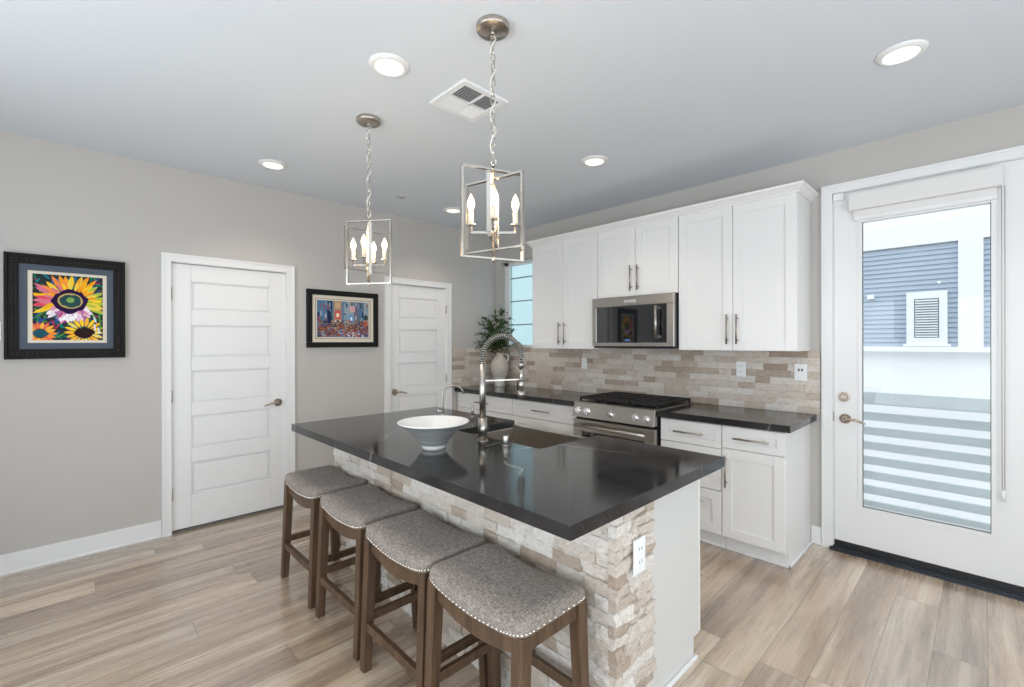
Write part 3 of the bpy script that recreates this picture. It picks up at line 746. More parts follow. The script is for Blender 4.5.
# pump post and air switch
ax_, ay_ = 1.775, -1.812
r = thing('side_lever_post', (ax_, ay_, .914), 'slim steel post on counter between small faucet and sink', 'dispenser')
MB().cyl((ax_, ay_, .914), (ax_, ay_, .922), .017, 16).build('base_ring', STEEL, r)
mb = MB(); mb.cyl((ax_, ay_, .922), (ax_, ay_, .998), .0095, 14); mb.build('post', STEEL, r)
ax_, ay_ = 2.560, -2.235
r = thing('air_switch', (ax_, ay_, .914), 'short round steel button on counter right of the tall faucet', 'button')
MB().cyl((ax_, ay_, .914), (ax_, ay_, .921), .0215, 24).build('base_ring', STEEL, r)
MB().cyl((ax_, ay_, .921), (ax_, ay_, .966), .0175, 24).build('button_cap', STEEL, r, bevel=.002)

# bowl on the island
bx_, by_ = 2.350, -2.520
r = thing('ceramic_bowl', (bx_, by_, .914), 'wide conical bowl, white inside and ribbed grey outside, on the island', 'bowl')
prof = [(0, .010), (.046, .010), (.051, .004), (.049, 0), (.054, 0), (.0575, .012), (.060, .020), (.093, .062), (.132, .098), (.165, .124), (.173, .130), (.170, .133), (.164, .129), (.129, .104), (.089, .069), (.050, .030), (0, .024)]
mats_ = [CERI if False else 0]*0
mf = [1, 1, 1, 1, 1, 1, 0, 0, 0, 1, 1, 1, 1, 1, 1, 1]
MB().lathe(prof, (bx_, by_, .914), 56, mf=mf).build('bowl_body', [BOWLG, CERI], r, merge=True)

plate('wall_outlet', lambda a, b, z: (3.353+b, a, z), -2.394, .700, .040, .072, .118, 'white outlet on the stone end of the island', 'outlet', 'outlet')

# vase and branches
vx, vy = .275, -.185
v = MB(); prof = [(0, .004), (.052, .004), (.056, .0), (.060, .004), (.058, .04), (.062, .085), (.075, .105), (.096, .150), (.107, .205), (.106, .245), (.094, .290), (.072, .325), (.052, .348), (.047, .366), (.050, .388), (.054, .392), (.049, .392), (.042, .368), (.042, .345), (.085, .28), (.098, .22), (.08, .14), (.04, .09), (0, .085)]
mf = [1]*6+[0]*17
r = thing('ceramic_vase', (vx, vy, .914), 'taupe stoneware vase with pale foot on counter in the corner', 'vase')
v.lathe(prof, (vx, vy, .914), 40, mf=mf).build('vase_body', [VASE, VASEW], r, merge=True)
hd = MB(); sd = Vector((math.cos(YAW), math.sin(YAW), 0)); c0 = Vector((vx, vy, .914))
hd.tube([c0+sd*.048+Vector((0, 0, .375)), c0+sd*.075+Vector((0, 0, .383)), c0+sd*.098+Vector((0, 0, .355)), c0+sd*.100+Vector((0, 0, .31)), c0+sd*.088+Vector((0, 0, .285))], .009, 10)
hd.build('handle', VASEW, r)
r = thing('leafy_branches', (vx, vy, 1.26), 'dark green leafy branches arranged in the taupe vase', 'plant')
rng = random.Random(21)
st = MB(); lf = MB()
def leaf(p, d, L, w_, droop):
    d = Vector(d).normalized(); s_ = d.cross(Vector((0, 0, 1)))
    if s_.length < .05: s_ = Vector((1, 0, 0))
    s_.normalize(); s_ = (s_+Vector((rng.uniform(-.5, .5), rng.uniform(-.5, .5), rng.uniform(-.8, .8)))*.5).normalized(); n_ = s_.cross(d).normalized()
    K = 5; vs = []
    for i in range(K+1):
        t_ = i/K; c_ = p+d*L*t_-Vector((0, 0, droop*L*t_*t_)); ww = w_*math.sin(PI*(t_*.93+.04))**.8
        vs += [tuple(c_-s_*ww+n_*.004), tuple(c_-n_*.001), tuple(c_+s_*ww+n_*.004)]
    if any(q[1] > -.025 or q[0] < .02 for q in vs): return
    fs = []
    for i in range(K): fs += [(i*3, i*3+1, i*3+4, i*3+3), (i*3+1, i*3+2, i*3+5, i*3+4)]
    lf.add(vs, fs, 0, True)
top = Vector((vx, vy, 1.30)); back = Vector((-sd.y, sd.x, 0))
stems = [(-.16, .04, .42, 1), (-.12, -.04, .36, 1), (-.22, .03, .25, 1), (-.05, .02, .44, 1), (-.15, .0, .16, 1), (.03, .03, .50, 1), (.02, -.05, .36, .9), (.12, .0, .40, .7), (.20, .0, .30, .6), (.25, -.03, .16, .55), (.10, -.06, .22, .7), (-.08, -.08, .24, 1), (-.19, -.04, .34, .9), (-.10, .02, .30, 1), (-.24, 0, .13, .7)]
for (sx_, bk, hh, dens) in stems:
    end = top+sd*sx_+back*bk+Vector((0, 0, hh)); mid = top+sd*sx_*.25+back*bk*.25+Vector((0, 0, hh*.62))
    pts = []
    for i in range(11):
        t_ = i/10; q = (top-Vector((0, 0, .12)))*(1-t_)**2+mid*2*t_*(1-t_)+end*t_*t_
        if abs(sx_) > .14: q = q-Vector((0, 0, .10*max(0, t_-.6)**1.5*4*abs(sx_)))
        pts.append(q)
    lim = .036; pts[0] = Vector((vx, vy, 1.18)); pts[1] = pts[1].lerp(Vector((vx, vy, pts[1].z)), .6)
    st.tube(pts, .002, 5, rr=[.0026-.0016*i/10 for i in range(11)])
    for i in range(4, 11):
        for k in range(int(5*dens+rng.random())):
            p = pts[i].lerp(pts[i-1], rng.random()); td = (pts[i]-pts[i-1]).normalized()
            dd = td*.55+Vector((rng.uniform(-1, 1), rng.uniform(-1, 1), rng.uniform(-.55, .7)))
            leaf(p, dd, rng.uniform(.065, .115), rng.uniform(.011, .018), rng.uniform(0, .5))
st.build('stems', TWIG, r); lf.build('leaves', LEAF, r, recalc=False)

# ---------------------------------------------------------------- bar stools
def make_stool():
    r = thing('bar_stool', (0, 0, 0)); r['category'] = 'bar stool'; r['group'] = 'saddle seat stools along the island'
    hx, hy = .244, .158
    sag = lambda x: .032*(1-min(1, abs(x)/hx)**2)
    # cushion
    mb = MB(); nx, ny = 28, 20; vs = []; fs = []
    ex = 11.0
    def P(u, v_, z): return (u, v_, z)
    rows = []
    # perimeter loop (superellipse), stacked rings then dome to the centre
    NP = 72; per = []
    for k in range(NP):
        a = 2*PI*k/NP; c_, s_ = math.cos(a), math.sin(a); e_ = 2/ex
        per.append((hx*math.copysign(abs(c_)**e_, c_), hy*math.copysign(abs(s_)**e_, s_)))
    rings = [(.985, .0), (1.0, .004), (1.004, .016), (1.0, .030), (.975, .041), (.93, .0475), (.84, .053), (.70, .057), (.5, .060), (.3, .0615), (.12, .062)]
    for (sc, dz) in rings:
        for (x, y) in per:
            X, Y = x*sc, y*sc; dome = 0
            vs.append((X, Y, .586+dz-sag(X)*(.95)))
    for i in range(len(rings)-1):
        for k in range(NP): fs.append((i*NP+k, i*NP+(k+1) % NP, (i+1)*NP+(k+1) % NP, (i+1)*NP+k))
    fs.append(tuple(range((len(rings)-1)*NP, len(rings)*NP))); fs.append(tuple(reversed(range(NP))))
    mb.add(vs, fs, 0, True); cu = mb.build('seat_cushion', FABRIC, r)
    # nailheads along lower edge
    nb = MB(); pts = []
    dense = []
    for k in range(NP):
        a, b = per[k], per[(k+1) % NP]
        for q in range(8): dense.append((a[0]+(b[0]-a[0])*q/8, a[1]+(b[1]-a[1])*q/8))
    acc = 0; last = dense[0]
    for p in dense[1:]+dense[:1]:
        acc += math.hypot(p[0]-last[0], p[1]-last[1]); last = p
        if acc > .0128:
            acc = 0; n_ = Vector((p[0]/hx*abs(p[0]/hx)**5, p[1]/hy*abs(p[1]/hy)**5, 0)).normalized()
            c_ = Vector((p[0]*1.002, p[1]*1.002, .586+.009-sag(p[0])*.95)); tx = Vector((-n_.y, n_.x, 0)); vv = [tuple(c_+n_*.0038)]
            for k in range(6): an = 2*PI*k/6; vv.append(tuple(c_+n_*.0022+(tx*math.cos(an)+Vector((0, 0, 1))*math.sin(an))*.0034))
            for k in range(6): an = 2*PI*k/6; vv.append(tuple(c_+(tx*math.cos(an)+Vector((0, 0, 1))*math.sin(an))*.0046))
            ff = [(0, 1+k, 1+(k+1) % 6) for k in range(6)]+[(1+k, 7+k, 7+(k+1) % 6, 1+(k+1) % 6) for k in range(6)]
            nb.add(vv, ff, 0, True)
    nb.build('nailhead_trim', POLISH, cu, recalc=False)
    # legs (slight splay)
    lx, ly = .216, .130
    for sx_ in (-1, 1):
        for sy_ in (-1, 1):
            m_ = MB(); wt_, wb_ = .0225, .019; tx, ty, bx, by = sx_*lx, sy_*ly, sx_*(lx+.006), sy_*(ly+.026)
            m_.hexa([(bx-wb_, by-wb_, 0), (bx+wb_, by-wb_, 0), (bx+wb_, by+wb_, 0), (bx-wb_, by+wb_, 0)],
                    [(tx-wt_, ty-wt_, .584), (tx+wt_, ty-wt_, .584), (tx+wt_, ty+wt_, .584), (tx-wt_, ty+wt_, .584)])
            m_.build('leg', STWOOD, r, bevel=.003)
    # curved front and back aprons
    for sy_ in (-1, 1):
        m_ = MB(); N_ = 16; y0 = sy_*(ly+.012); y1 = sy_*(ly-.012); vs = []; fs = []
        for i in range(N_+1):
            x = -lx+.012+(2*lx-.024)*i/N_; zt = .585-sag(x)*.95-.001; zb = zt-.050-.014*math.sin(PI*i/N_)
            vs += [(x, y0, zb), (x, y1, zb), (x, y1, zt), (x, y0, zt)]
        for i in range(N_):
            for k in range(4): fs.append((i*4+k, i*4+(k+1) % 4, (i+1)*4+(k+1) % 4, (i+1)*4+k))
        fs += [(0, 1, 2, 3), (N_*4+3, N_*4+2, N_*4+1, N_*4)]
        m_.add(vs, fs); m_.build('apron', STWOOD, r)
    for sx_ in (-1, 1):
        MB().box(sx_*lx-.012, sx_*lx+.012, -ly+.012, ly-.012, .530, .585).build('apron', STWOOD, r)
    # stretchers
    MB().box(-lx, lx, -ly-.032, -ly-.008, .178, .214).build('footrest', STWOOD, r, bevel=.003)
    MB().box(-lx, lx, ly+.002, ly+.022, .255, .290).build('stretcher', STWOOD, r, bevel=.003)
    for sx_ in (-1, 1):
        MB().box(sx_*lx-.011, sx_*lx+.011, -ly-.002, ly+.006, .212, .247).build('stretcher', STWOOD, r, bevel=.003)
    return r
st0 = make_stool()
SY_ = -2.722
labs = ['grey saddle-seat bar stool farthest along the island, nearest the white door', 'second grey saddle-seat bar stool counting from the white interior door',
        'third grey saddle-seat bar stool from the door, next to the nearest stool', 'nearest grey saddle-seat bar stool, close to the stone island corner']
for i, x in enumerate((1.465, 2.020, 2.558, 3.068)):
    SY_ = (-2.698, -2.700, -2.712, -2.722)[i]
    if i == 0: st0.location = (x, SY_, 0); st0['label'] = labs[0]
    else: dup(st0, (x, SY_, 0), labs[i])

# ---------------------------------------------------------------- pendants
def make_pendant(x, y, rotf, rota, label):
    r = thing('pendant_light', (x, y, 1.762), label, 'pendant light', 'pair of cage pendants over the island')
    MB().lathe([(0, .978), (.064, .978), (.068, .974), (.068, .956), (.064, .952), (0, .952)], (x, y, 1.762), 40).build('canopy', NICKEL, r, merge=True)
    m_ = MB(); m_.cyl((x, y, 2.700), (x, y, 2.716), .008, 12)
    m_.tube([(x+.011*math.cos(2*PI*k/12), y, 2.694+.011*math.sin(2*PI*k/12)) for k in range(12)], .0028, 6, closed=True); m_.build('canopy_loop', NICKEL, r)
    m_ = MB(); z = 2.690; n_ = 15; pitch = (2.690-2.172)/n_
    for i in range(n_):
        zc = 2.690-pitch*(i+.5); hl = pitch/2+.005; pts = []
        for k in range(14):
            a = 2*PI*k/14; u_ = .0095*math.cos(a); zz = zc+hl*math.sin(a)
            tw = rotf+(PI/2 if i % 2 else 0)+.25*i
            pts.append((x+u_*math.cos(tw), y+u_*math.sin(tw), zz))
        m_.tube(pts, .0024, 6, closed=True)
    m_.build('chain', POLISH, r)
    m_ = MB(); pts = [(x+.0115*math.sin(k*.55), y+.0115*math.cos(k*.55), 2.700-(2.70-2.165)*k/48) for k in range(49)]
    m_.tube(pts, .0028, 6); m_.build('cord', CORDM, r)
    m_ = MB(); m_.cyl((x, y, 1.772), (x, y, 2.168), .0048, 10); m_.cyl((x, y, 2.155), (x, y, 2.170), .008, 10); m_.cyl((x, y, 1.762), (x, y, 1.780), .007, 12, .008)
    m_.cyl((x, y, 1.872), (x, y, 1.908), .018, 16); m_.build('stem', POLISH, r)
    for ang, W_, zb, zt in ((26, .272, 1.775, 2.142), (-34, .288, 1.811, 2.104), (86, .300, 1.848, 2.080)):
        a = rotf+math.radians(ang); d = Vector((math.cos(a), math.sin(a), 0)); m_ = MB(); c = Vector((x, y, 0)); nrm = (-d.y, d.x, 0)
        for s_ in (-1, 1): m_.beam(c+d*s_*W_/2+Vector((0, 0, zb)), c+d*s_*W_/2+Vector((0, 0, zt)), .008, .0165, upv=nrm)
        for z in (zb, zt): m_.beam(c-d*(W_/2+.004)+Vector((0, 0, z)), c+d*(W_/2+.004)+Vector((0, 0, z)), .0165, .007)
        m_.build('cage_frame', POLISH, r)
    for k in range(4):
        a = rota+k*PI/2; d = Vector((math.cos(a), math.sin(a), 0)); c = Vector((x, y, 0)); t_ = c+d*.092
        m_ = MB(); m_.beam(c+d*.012+Vector((0, 0, 1.882)), t_+Vector((0, 0, 1.882)), .010, .010); m_.beam(t_+Vector((0, 0, 1.877)), t_+Vector((0, 0, 1.914)), .010, .010)
        m_.cyl(t_+Vector((0, 0, 1.911)), t_+Vector((0, 0, 1.916)), .021, 18)
        arm = m_.build('arm', POLISH, r)
        m_ = MB(); m_.cyl(t_+Vector((0, 0, 1.916)), t_+Vector((0, 0, 1.966)), .0105, 14); m_.build('candle_sleeve', CANDLE, arm)
        m_ = MB(); m_.lathe([(0, 0), (.008, .001), (.010, .010), (.0155, .026), (.0165, .036), (.0135, .050), (.007, .064), (.0015, .076), (0, .078)], (t_.x, t_.y, 1.966), 16)
        m_.build('bulb', BULBM, arm, merge=True)
    L = bpy.data.lights.new('pendant_glow', 'POINT'); L.energy = 4.5; L.color = (1, .78, .5); L.shadow_soft_size = .08
    lo = bpy.data.objects.new('pendant_glow', L); C.objects.link(lo); lo.parent = r; lo.location = (0, 0, .245)
    return r
make_pendant(2.806, -2.534, YAW, YAW+.03, 'nearer silver cage pendant with four candle bulbs over island')
make_pendant(1.711, -2.534, YAW-math.radians(36), YAW+.0, 'farther silver cage pendant with four candle bulbs over island')

# ---------------------------------------------------------------- recessed lights, vent, detector
def can(x, y, label, fixed=True):
    r = thing('recessed_light', (x, y, H-.014), label, 'ceiling light', 'round recessed lights in the ceiling')
    MB().lathe([(.066, .003), (.070, 0), (.078, .001), (.092, .008), (.096, .0138), (.066, .0138), (.066, .003)], (x, y, H-.014), 40).build('trim_ring', WHITE, r, merge=True)
    MB().cyl((x, y, H-.0105), (x, y, H-.0005), .0665, 36).build('diffuser', LAMP, r)
    L = bpy.data.lights.new('downlight', 'SPOT'); L.energy = 25; L.color = (1, .84, .66); L.spot_size = math.radians(125); L.spot_blend = .8; L.shadow_soft_size = .06
    lo = bpy.data.objects.new('downlight', L); C.objects.link(lo); lo.parent = r; lo.location = (0, 0, -.012)
    return r
can(2.262, -2.706, 'lit round recessed light nearest the ceiling vent')
can(3.956, -1.078, 'lit round recessed light in the ceiling near the glazed door')
can(.588, -2.722, 'lit round recessed light above the left white door')
can(2.262, -1.072, 'lit round recessed light in front of the microwave cabinet')
can(.565, -1.069, 'lit round recessed light in the corner behind the nearer pendant')
can(4.7, -4.3, 'added round recessed light behind the camera, unseen, brightening the room'); can(5.4, -2.7, 'added round recessed light at the far side, unseen, brightening the room')  # both lights are added out of view for extra brightness

vx0, vx1, vy0, vy1 = 2.118, 2.422, -2.384, -2.080
r = thing('ceiling_vent', (2.27, -2.232, H-.012), 'square white four-way air vent in the ceiling behind the nearer pendant chain', 'vent')
m_ = MB(); zf = H-.012
for b in [(vx0, vx1, vy0, vy0+.03), (vx0, vx1, vy1-.03, vy1), (vx0, vx0+.03, vy0+.03, vy1-.03), (vx1-.03, vx1, vy0+.03, vy1-.03)]: m_.box(b[0], b[1], b[2], b[3], zf, H-.0005)
xc = 2.262; yc = -2.222
m_.box(xc-.006, xc+.006, vy0+.03, vy1-.03, zf+.001, H-.001); m_.box(vx0+.03, vx1-.03, yc-.006, yc+.006, zf+.001, H-.001)
m_.build('vent_frame', WPLAST, r)
MB().box(vx0+.02, vx1-.02, vy0+.02, vy1-.02, H-.0025, H-.0008).build('duct_opening', mat('duct_dark', (.16, .17, .18), .7), r)
m_ = MB()
def louv(x0, x1, y0, y1, axis, n_, tilt):
    for i in range(n_):
        t_ = (i+.5)/n_
        if axis == 'x':
            yc_ = y0+(y1-y0)*t_; m_.hexa([(x0, yc_-.004+tilt, zf+.0005), (x1, yc_-.004+tilt, zf+.0005), (x1, yc_-.002+tilt, zf+.0005), (x0, yc_-.002+tilt, zf+.0005)], [(x0, yc_-.004-tilt, H-.002), (x1, yc_-.004-tilt, H-.002), (x1, yc_-.002-tilt, H-.002), (x0, yc_-.002-tilt, H-.002)])
        else:
            xc_ = x0+(x1-x0)*t_; m_.hexa([(xc_-.004+tilt, y0, zf+.0005), (xc_-.002+tilt, y0, zf+.0005), (xc_-.002+tilt, y1, zf+.0005), (xc_-.004+tilt, y1, zf+.0005)], [(xc_-.004-tilt, y0, H-.002), (xc_-.002-tilt, y0, H-.002), (xc_-.002-tilt, y1, H-.002), (xc_-.004-tilt, y1, H-.002)])
louv(vx0+.03, xc-.006, yc+.006, vy1-.03, 'x', 8, .005); louv(xc+.006, vx1-.03, yc+.006, vy1-.03, 'x', 8, -.006)
louv(vx0+.03, xc-.006, vy0+.03, yc-.006, 'y', 8, -.005); louv(xc+.006, vx1-.03, vy0+.03, yc-.006, 'x', 8, -.006)
m_.build('louvers', WPLAST, r)
o = MB().lathe([(0, 0), (.030, 0), (.038, .004), (.040, .0085), (0, .0085)], (.578, -1.658, H-.0088), 28).build('sprinkler_cover', mat('grey_cover', (.50, .50, .50), .5), merge=True)
tag(o, 'small round grey sprinkler cover flush in the ceiling between pendants', 'sprinkler cover')

# ---------------------------------------------------------------- framed pictures
FRAMEB = mat('black_carved_frame', (.010, .009, .008), .6, spec=.2)
FRAMED = mat('bronze_carved_bead', (.030, .024, .018), .5, .2, spec=.3)
MATB = mat('slate_blue_mount', (.085, .105, .135), .7, spec=.2); CREAM = mat('cream_mount', (.74, .66, .54), .8)
cm = {}
def pc(c):
    if c not in cm: cm[c] = mat('picture_ink', tuple(q**1.12 for q in c), .8, spec=.1)
    return cm[c]
class Art:
    def __init__(s, T): s.mb = MB(T); s.mats = []; s.k = 0
    def mi(s, c):
        m_ = pc(c)
        if m_ not in s.mats: s.mats.append(m_)
        return s.mats.index(m_)
    def poly(s, pts, c, b):
        n_ = len(pts); s.k += 1; b = b+s.k*2.2e-6
        s.mb.add([(p[0], b, p[1]) for p in pts], [tuple(range(n_))], s.mi(c))
def clip(p, a0, a1, z0, z1): return (min(max(p[0], a0), a1), min(max(p[1], z0), z1))

# sunflower picture
y0, y1, z0, z1 = -4.086, -3.515, 1.330, 1.995
r = thing('framed_picture', (0, (y0+y1)/2, z0), 'sunflower painting in a carved black frame with blue mount', 'picture')
m_ = MB(LT); fwid = .062
for b in [(y0, y1, z0, z0+fwid), (y0, y1, z1-fwid, z1), (y0, y0+fwid, z0+fwid, z1-fwid), (y1-fwid, y1, z0+fwid, z1-fwid)]: m_.box(b[0], b[1], .001, .026, b[2], b[3])
for b in [(y0, y1, z0, z0+.018), (y0, y1, z1-.018, z1), (y0, y0+.018, z0+.018, z1-.018), (y1-.018, y1, z0+.018, z1-.018)]: m_.box(b[0], b[1], .026, .034, b[2], b[3])
fr = m_.build('frame', FRAMEB, r, bevel=.004)
m_ = MB(LT)
def bead(a, z): m_.lathe([(0, 0)], (0, 0, 0), 4) if False else m_.cyl((a, .024, z), (a, .033, z), .0085, 8, .004)
na = int((y1-y0-.07)/.021); nz = int((z1-z0-.07)/.021)
for i in range(na+1):
    a = y0+.037+(y1-y0-.074)*i/na
    for z in (z0+.037, z1-.037): bead(a, z)
for i in range(1, nz):
    z = z0+.037+(z1-z0-.074)*i/nz
    for a in (y0+.037, y1-.037): bead(a, z)
m_.build('carved_beading', FRAMED, fr)
m_ = MB(LT)
i0, i1, j0, j1 = y0+fwid, y1-fwid, z0+fwid, z1-fwid; k0, k1, l0, l1 = i0+.038, i1-.034, j0+.040, j1-.040
for b in [(i0, i1, j0, l0), (i0, i1, l1, j1), (i0, k0, l0, l1), (k1, i1, l0, l1)]: m_.box(b[0], b[1], .002, .014, b[2], b[3])
m_.build('mount', MATB, r)
m_ = MB(LT); k2, k3, l2, l3 = k0+.022, k1-.020, l0+.018, l1-.018
for b in [(k0, k1, l0, l2), (k0, k1, l3, l1), (k0, k2, l2, l3), (k3, k1, l2, l3)]: m_.box(b[0], b[1], .002, .010, b[2], b[3])
m_.build('inner_mount', CREAM, r)
A = Art(LT); B0 = .0055; rng = random.Random(3)
A.poly([(k2, l2), (k3, l2), (k3, l3), (k2, l3)], (.035, .05, .055), B0)
Wd, Hd = k3-k2, l3-l2
U = lambda u, v_: (k2+u*Wd, l2+v_*Hd)
def petal(cu, cv, a, r0, r1, w_, col):
    dx, dz = math.cos(a), math.sin(a); p = []
    for t_, ww in ((r0, .35), (r0+(r1-r0)*.4, 1), (r0+(r1-r0)*.75, .75), (r1, 0), (r0+(r1-r0)*.75, -.75), (r0+(r1-r0)*.4, -1), (r0, -.35)):
        q = (k2+cu*Wd+dx*t_-dz*w_*ww, l2+cv*Hd+dz*t_+dx*w_*ww); p.append(clip(q, k2, k3, l2, l3))
    A.poly(p, col, B0+.0004)
for i in range(170):
    a = rng.random()*2*PI; u_, v_ = rng.random(), rng.random(); 
    petal(u_, v_, a, 0, rng.uniform(.02, .07), .006, rng.choice([(.02, .22, .14), (.02, .25, .30), (.05, .12, .35), (.30, .04, .12), (.10, .30, .06), (.25, .02, .20)]))
R0 = .55*Wd
for ring_, (n_, rr0, rr1, w_) in enumerate([(30, .45, 1.02, .013), (26, .40, .86, .012), (24, .38, .70, .009)]):
    for i in range(n_):
        a = 2*PI*(i+.5*ring_)/n_+rng.uniform(-.06, .06); left = math.cos(a) < -.2; low = math.sin(a) < -.45
        c_ = rng.choice([(.90, .50, .03), (.95, .62, .05), (.92, .38, .03), (.88, .66, .10)])
        if left and rng.random() < .45: c_ = rng.choice([(.80, .10, .16), (.75, .22, .30), (.9, .3, .08)])
        if math.cos(a) > .5 and rng.random() < .25: c_ = (.45, .55, .08)
        if low: c_ = rng.choice([(.85, .72, .78), (.78, .35, .50), (.9, .85, .85), (.55, .20, .42)])
        petal(.52, .60, a, R0*rr0, R0*rr1*rng.uniform(.9, 1.08)*(.78 if low else 1), w_, c_)
def disc(cu, cv, rx, rz, col, n_=20, jag=0):
    A.poly([clip((k2+cu*Wd+rx*(1+rng.uniform(-jag, jag))*math.cos(2*PI*i/n_), l2+cv*Hd+rz*(1+rng.uniform(-jag, jag))*math.sin(2*PI*i/n_)), k2, k3, l2, l3) for i in range(n_)], col, B0+.0006)
disc(.52, .60, R0*.46, R0*.42, (.035, .015, .07), 22, .12); disc(.52, .61, R0*.33, R0*.28, (.55, .42, .16), 20); disc(.52, .61, R0*.28, R0*.23, (.04, .10, .10), 18, .1)
disc(.52, .62, R0*.12, R0*.10, (.25, .42, .12), 12, .25)
for i in range(60):
    a = rng.random()*2*PI; petal(.52+.06*math.cos(a), .60+.05*math.sin(a), a, 0, .012, .003, rng.choice([(.10, .42, .38), (.30, .10, .45), (.5, .6, .2)]))
for i in range(34):
    petal(rng.uniform(.36, .68), rng.uniform(.36, .42), -PI/2+rng.uniform(-.6, .6), 0, .035, .006, rng.choice([(.92, .90, .92), (.80, .55, .75), (.95, .93, .9)]))
for (cu, cv, rr, cc) in ((.10, .10, .075, [(.90, .30, .06), (.85, .20, .10), (.9, .5, .08)]), (.72, .12, .10, [(.95, .62, .05), (.92, .5, .05), (.85, .7, .2)])):
    for i in range(18): petal(cu, cv, 2*PI*i/18, rr*.4, rr*rng.uniform(.9, 1.1), .010, rng.choice(cc))
    disc(cu, cv, rr*.5, rr*.34, (.03, .12, .16) if cu < .3 else (.04, .02, .02), 14, .15)
for i in range(10): petal(rng.choice([.30, .36, .90, .95, .88]), rng.uniform(.05, .35), PI/2+rng.uniform(-.5, .5), 0, .05, .005, rng.choice([(.10, .35, .08), (.45, .05, .12), (.10, .20, .45), (.7, .75, .9)]))
A.mb.build('painting', A.mats, r, recalc=False)

# city picture
y0, y1, z0, z1 = -2.280, -1.592, 1.386, 1.913
r = thing('framed_picture', (0, (y0+y1)/2, z0), 'busy colourful city street picture in a plain black frame between doors', 'picture')
m_ = MB(LT); fwid = .048
for b in [(y0, y1, z0, z0+fwid), (y0, y1, z1-fwid, z1), (y0, y0+fwid, z0+fwid, z1-fwid), (y1-fwid, y1, z0+fwid, z1-fwid)]: m_.box(b[0], b[1], .001, .030, b[2], b[3])
m_.build('frame', mat('plain_black_frame', (.008, .008, .008), .5, spec=.2), r, bevel=.006)
m_ = MB(LT); i0, i1, j0, j1 = y0+fwid, y1-fwid, z0+fwid, z1-fwid; k0, k1, l0, l1 = i0+.030, i1-.030, j0+.030, j1-.030
for b in [(i0, i1, j0, l0), (i0, i1, l1, j1), (i0, k0, l0, l1), (k1, i1, l0, l1)]: m_.box(b[0], b[1], .002, .012, b[2], b[3])
m_.build('mount', CREAM, r)
m_ = MB(LT); f = .004
for b in [(k0, k1, l0, l0+f), (k0, k1, l1-f, l1), (k0, k0+f, l0+f, l1-f), (k1-f, k1, l0+f, l1-f)]: m_.box(b[0], b[1], .002, .0125, b[2], b[3])
m_.build('mount_line', mat('dark_line', (.10, .05, .035), .6), r)
k0 += f; k1 -= f; l0 += f; l1 -= f
m_ = MB(LT); g = .012
for b in [(k0, k1, l0, l0+g), (k0, k1, l1-g, l1), (k0, k0+g, l0+g, l1-g), (k1-g, k1, l0+g, l1-g)]: m_.box(b[0], b[1], .002, .010, b[2], b[3])
m_.build('inner_mount', CREAM, r)
k0 += g; k1 -= g; l0 += g; l1 -= g
A = Art(LT); Wd, Hd = k1-k0, l1-l0; B0 = .0055; rng = random.Random(8)
A.poly([(k0, l0), (k1, l0), (k1, l1), (k0, l1)], (.16, .22, .36), B0)
def rc(u, v_, w_, h_, c_, sk=0):
    p = [(k0+u*Wd, l0+v_*Hd), (k0+(u+w_)*Wd, l0+(v_+sk)*Hd), (k0+(u+w_)*Wd, l0+(v_+h_+sk)*Hd), (k0+u*Wd, l0+(v_+h_)*Hd)]
    A.poly([clip(q, k0, k1, l0, l1) for q in p], c_, B0+.0004)
blues = [(.05, .10, .26), (.12, .22, .36), (.26, .36, .42), (.03, .04, .10), (.20, .18, .24), (.34, .40, .42), (.12, .18, .18)]
warm = [(.40, .10, .06), (.45, .18, .10), (.32, .13, .10), (.50, .30, .16), (.22, .06, .06), (.42, .36, .22), (.14, .11, .16)]
for u_, w_ in ((0, .1), (.10, .09), (.19, .09), (.50, .08), (.58, .12), (.70, .10), (.80, .1), (.90, .1)):
    rc(u_, .25, w_, .8, rng.choice(blues))
    for q in range(9): rc(u_+rng.random()*w_, .35+rng.random()*.6, .03, rng.uniform(.04, .18), rng.choice(blues+[(.4, .45, .48), (.3, .12, .16)]))
rc(.31, .2, .15, .8, (.42, .30, .22)); rc(.33, .50, .11, .24, (.62, .14, .12)); rc(.335, .80, .10, .16, (.60, .42, .25)); rc(.36, .56, .05, .10, (.85, .75, .65)); rc(.33, .40, .11, .06, (.85, .82, .75))
rc(.62, .72, .10, .16, (.70, .42, .42)); rc(.60, .42, .09, .20, (.12, .30, .62)); rc(.63, .47, .04, .10, (.75, .85, .9)); rc(.90, .30, .09, .16, (.60, .12, .10)); rc(.90, .50, .08, .12, (.05, .08, .08))
for q in range(22): rc(rng.random(), rng.random()*.25, .16, .14, rng.choice([(.30, .12, .09), (.36, .17, .11), (.20, .10, .10), (.14, .14, .20)]), rng.uniform(-.03, .03))
for q in range(420):
    v_ = rng.random()**1.2*.46; rc(rng.random(), v_, rng.uniform(.01, .05), rng.uniform(.015, .05), rng.choice(warm+[(.4, .4, .42), (.04, .04, .08), (.10, .12, .22), (.12, .09, .08), (.06, .10, .09)]), rng.uniform(-.02, .02))
for q in range(60): rc(rng.uniform(.45, .95), rng.random()*.14, .03, .02, rng.choice([(.10, .12, .30), (.25, .28, .45), (.7, .7, .75)]))
A.mb.build('painting', A.mats, r, recalc=False)

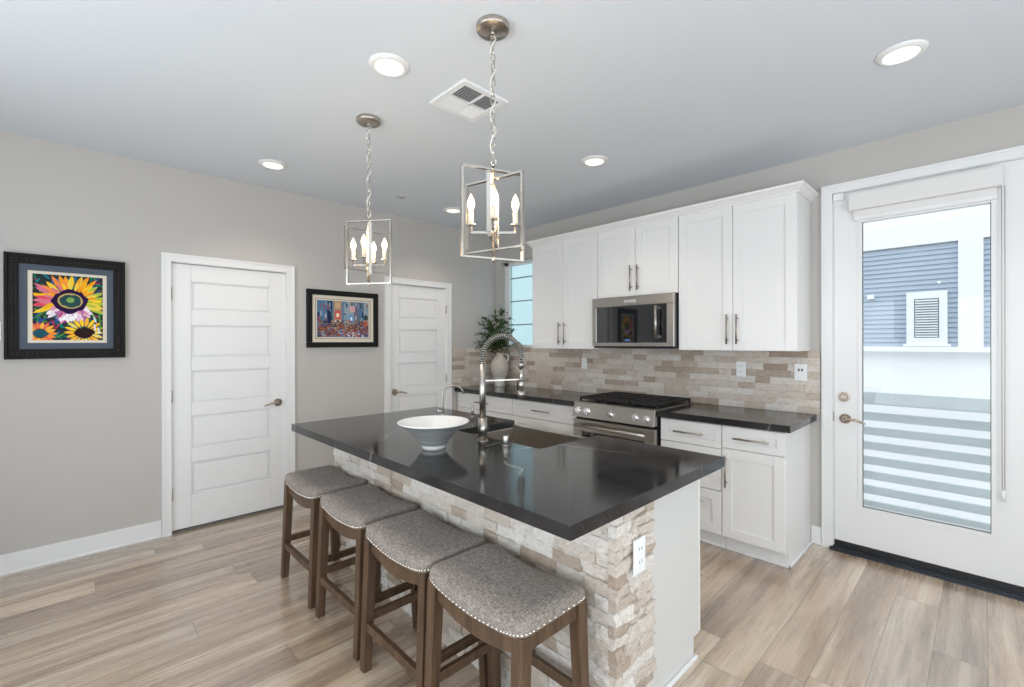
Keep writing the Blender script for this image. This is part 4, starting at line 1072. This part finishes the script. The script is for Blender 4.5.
# ---------------------------------------------------------------- outside: balcony, neighbouring house
struct(MB().box(1.5, 8.0, .36, 1.6, -.20, -.06).build('floor_balcony', mat('balcony_deck', (.62, .62, .62), .7)))
SLAT = mat('grey_blue_slat', (.60, .67, .69), .6)
r = thing('balcony_railing', (4.4, 1.42, -.06), 'grey-blue horizontal slat railing outside the glazed door', 'railing')
m_ = MB()
m_.box(2.2, 6.6, 1.38, 1.46, .862, .975)
z = .716
for i in range(7): m_.box(2.2, 6.6, 1.41, 1.435, z, z+.072); z -= .1335
m_.build('slats', SLAT, r)
for q in (2.25, 4.40+.5, 6.5): MB().box(q-.04, q+.04, 1.436, 1.50, -.06, .862).build('post', SLAT, r)
def m_siding():
    m = mat('blue_lap_siding', (.22, .31, .46), .6); k = NT(m)
    k.l(k.ramp(k.noise(k.pos(), 3, 2), [(.3, (.35, .41, .50)), (.7, (.38, .44, .53))]), k.b.inputs['Base Color']); return m
SIDE = m_siding(); STUC = mat('white_stucco', (.74, .75, .77), .8)
hs = thing('neighbouring_house', (4.4, 4.3, -3.0), 'neighbouring house in blue lap siding over white stucco, beyond the glazed door', 'house')
MB().box(-14, 12, 4.05, 5.5, -3, 4.2).build('house_core', STUC, hs)
m_ = MB(); z = 1.36
while z < 2.62:
    m_.hexa([(1, 4.004, z), (12, 4.004, z), (12, 4.05, z), (1, 4.05, z)], [(1, 4.022, z+.0615), (12, 4.022, z+.0615), (12, 4.05, z+.0615), (1, 4.05, z+.0615)]); z += .0612
m_.build('lap_siding', SIDE, hs)
MB().box(1, 12, 3.90, 4.05, 1.30, 1.36).build('belt_ledge', STUC, hs)
MB().box(1, 12, 3.97, 4.06, 2.66, 2.95).build('frieze_board', STUC, hs)
MB().box(4.000, 4.215, 3.97, 4.03, 1.36, 2.66).build('corner_board', STUC, hs)
m_ = MB(); a0, a1, c0, c1 = 3.520, 3.905, 1.385, 2.060
for b in [(a0, a0+.075, c0, c1), (a1-.075, a1, c0, c1), (a0+.075, a1-.075, c0, c0+.09), (a0+.075, a1-.075, c1-.09, c1)]: m_.box(b[0], b[1], 3.97, 4.05, b[2], b[3])
m_.box(a0-.03, a1+.03, 3.93, 4.05, c0-.02, c0+.01)
wf = m_.build('window', STUC, hs)
MB().box(a0+.07, a1-.07, 4.0, 4.012, c0+.08, c1-.08).build('pane', mat('dark_room_glass', (.20, .30, .32), .1), wf)
m_ = MB(); n_ = 15
for i in range(n_): zz = c0+.10+(c1-c0-.19)*i/n_; m_.hexa([(a0+.085, 3.965, zz), (a1-.085, 3.965, zz), (a1-.085, 3.985, zz+.012), (a0+.085, 3.985, zz+.012)], [(a0+.085, 3.966, zz+.004), (a1-.085, 3.966, zz+.004), (a1-.085, 3.986, zz+.021), (a0+.085, 3.986, zz+.021)])
m_.build('blind', STUC, wf)
MB().box(3.12, 3.19, 3.93, 4.03, 2.00, 2.055).build('wall_vent', STUC, hs)
MB().cyl((3.83, 3.97, 2.165), (3.83, 4.03, 2.165), .018, 10).build('wall_lamp', STUC, hs)
struct(MB().box(-8, 16, .8, 16, -3.2, -3.0).build('ground', mat('outside_ground', (.5, .5, .48), .9)))
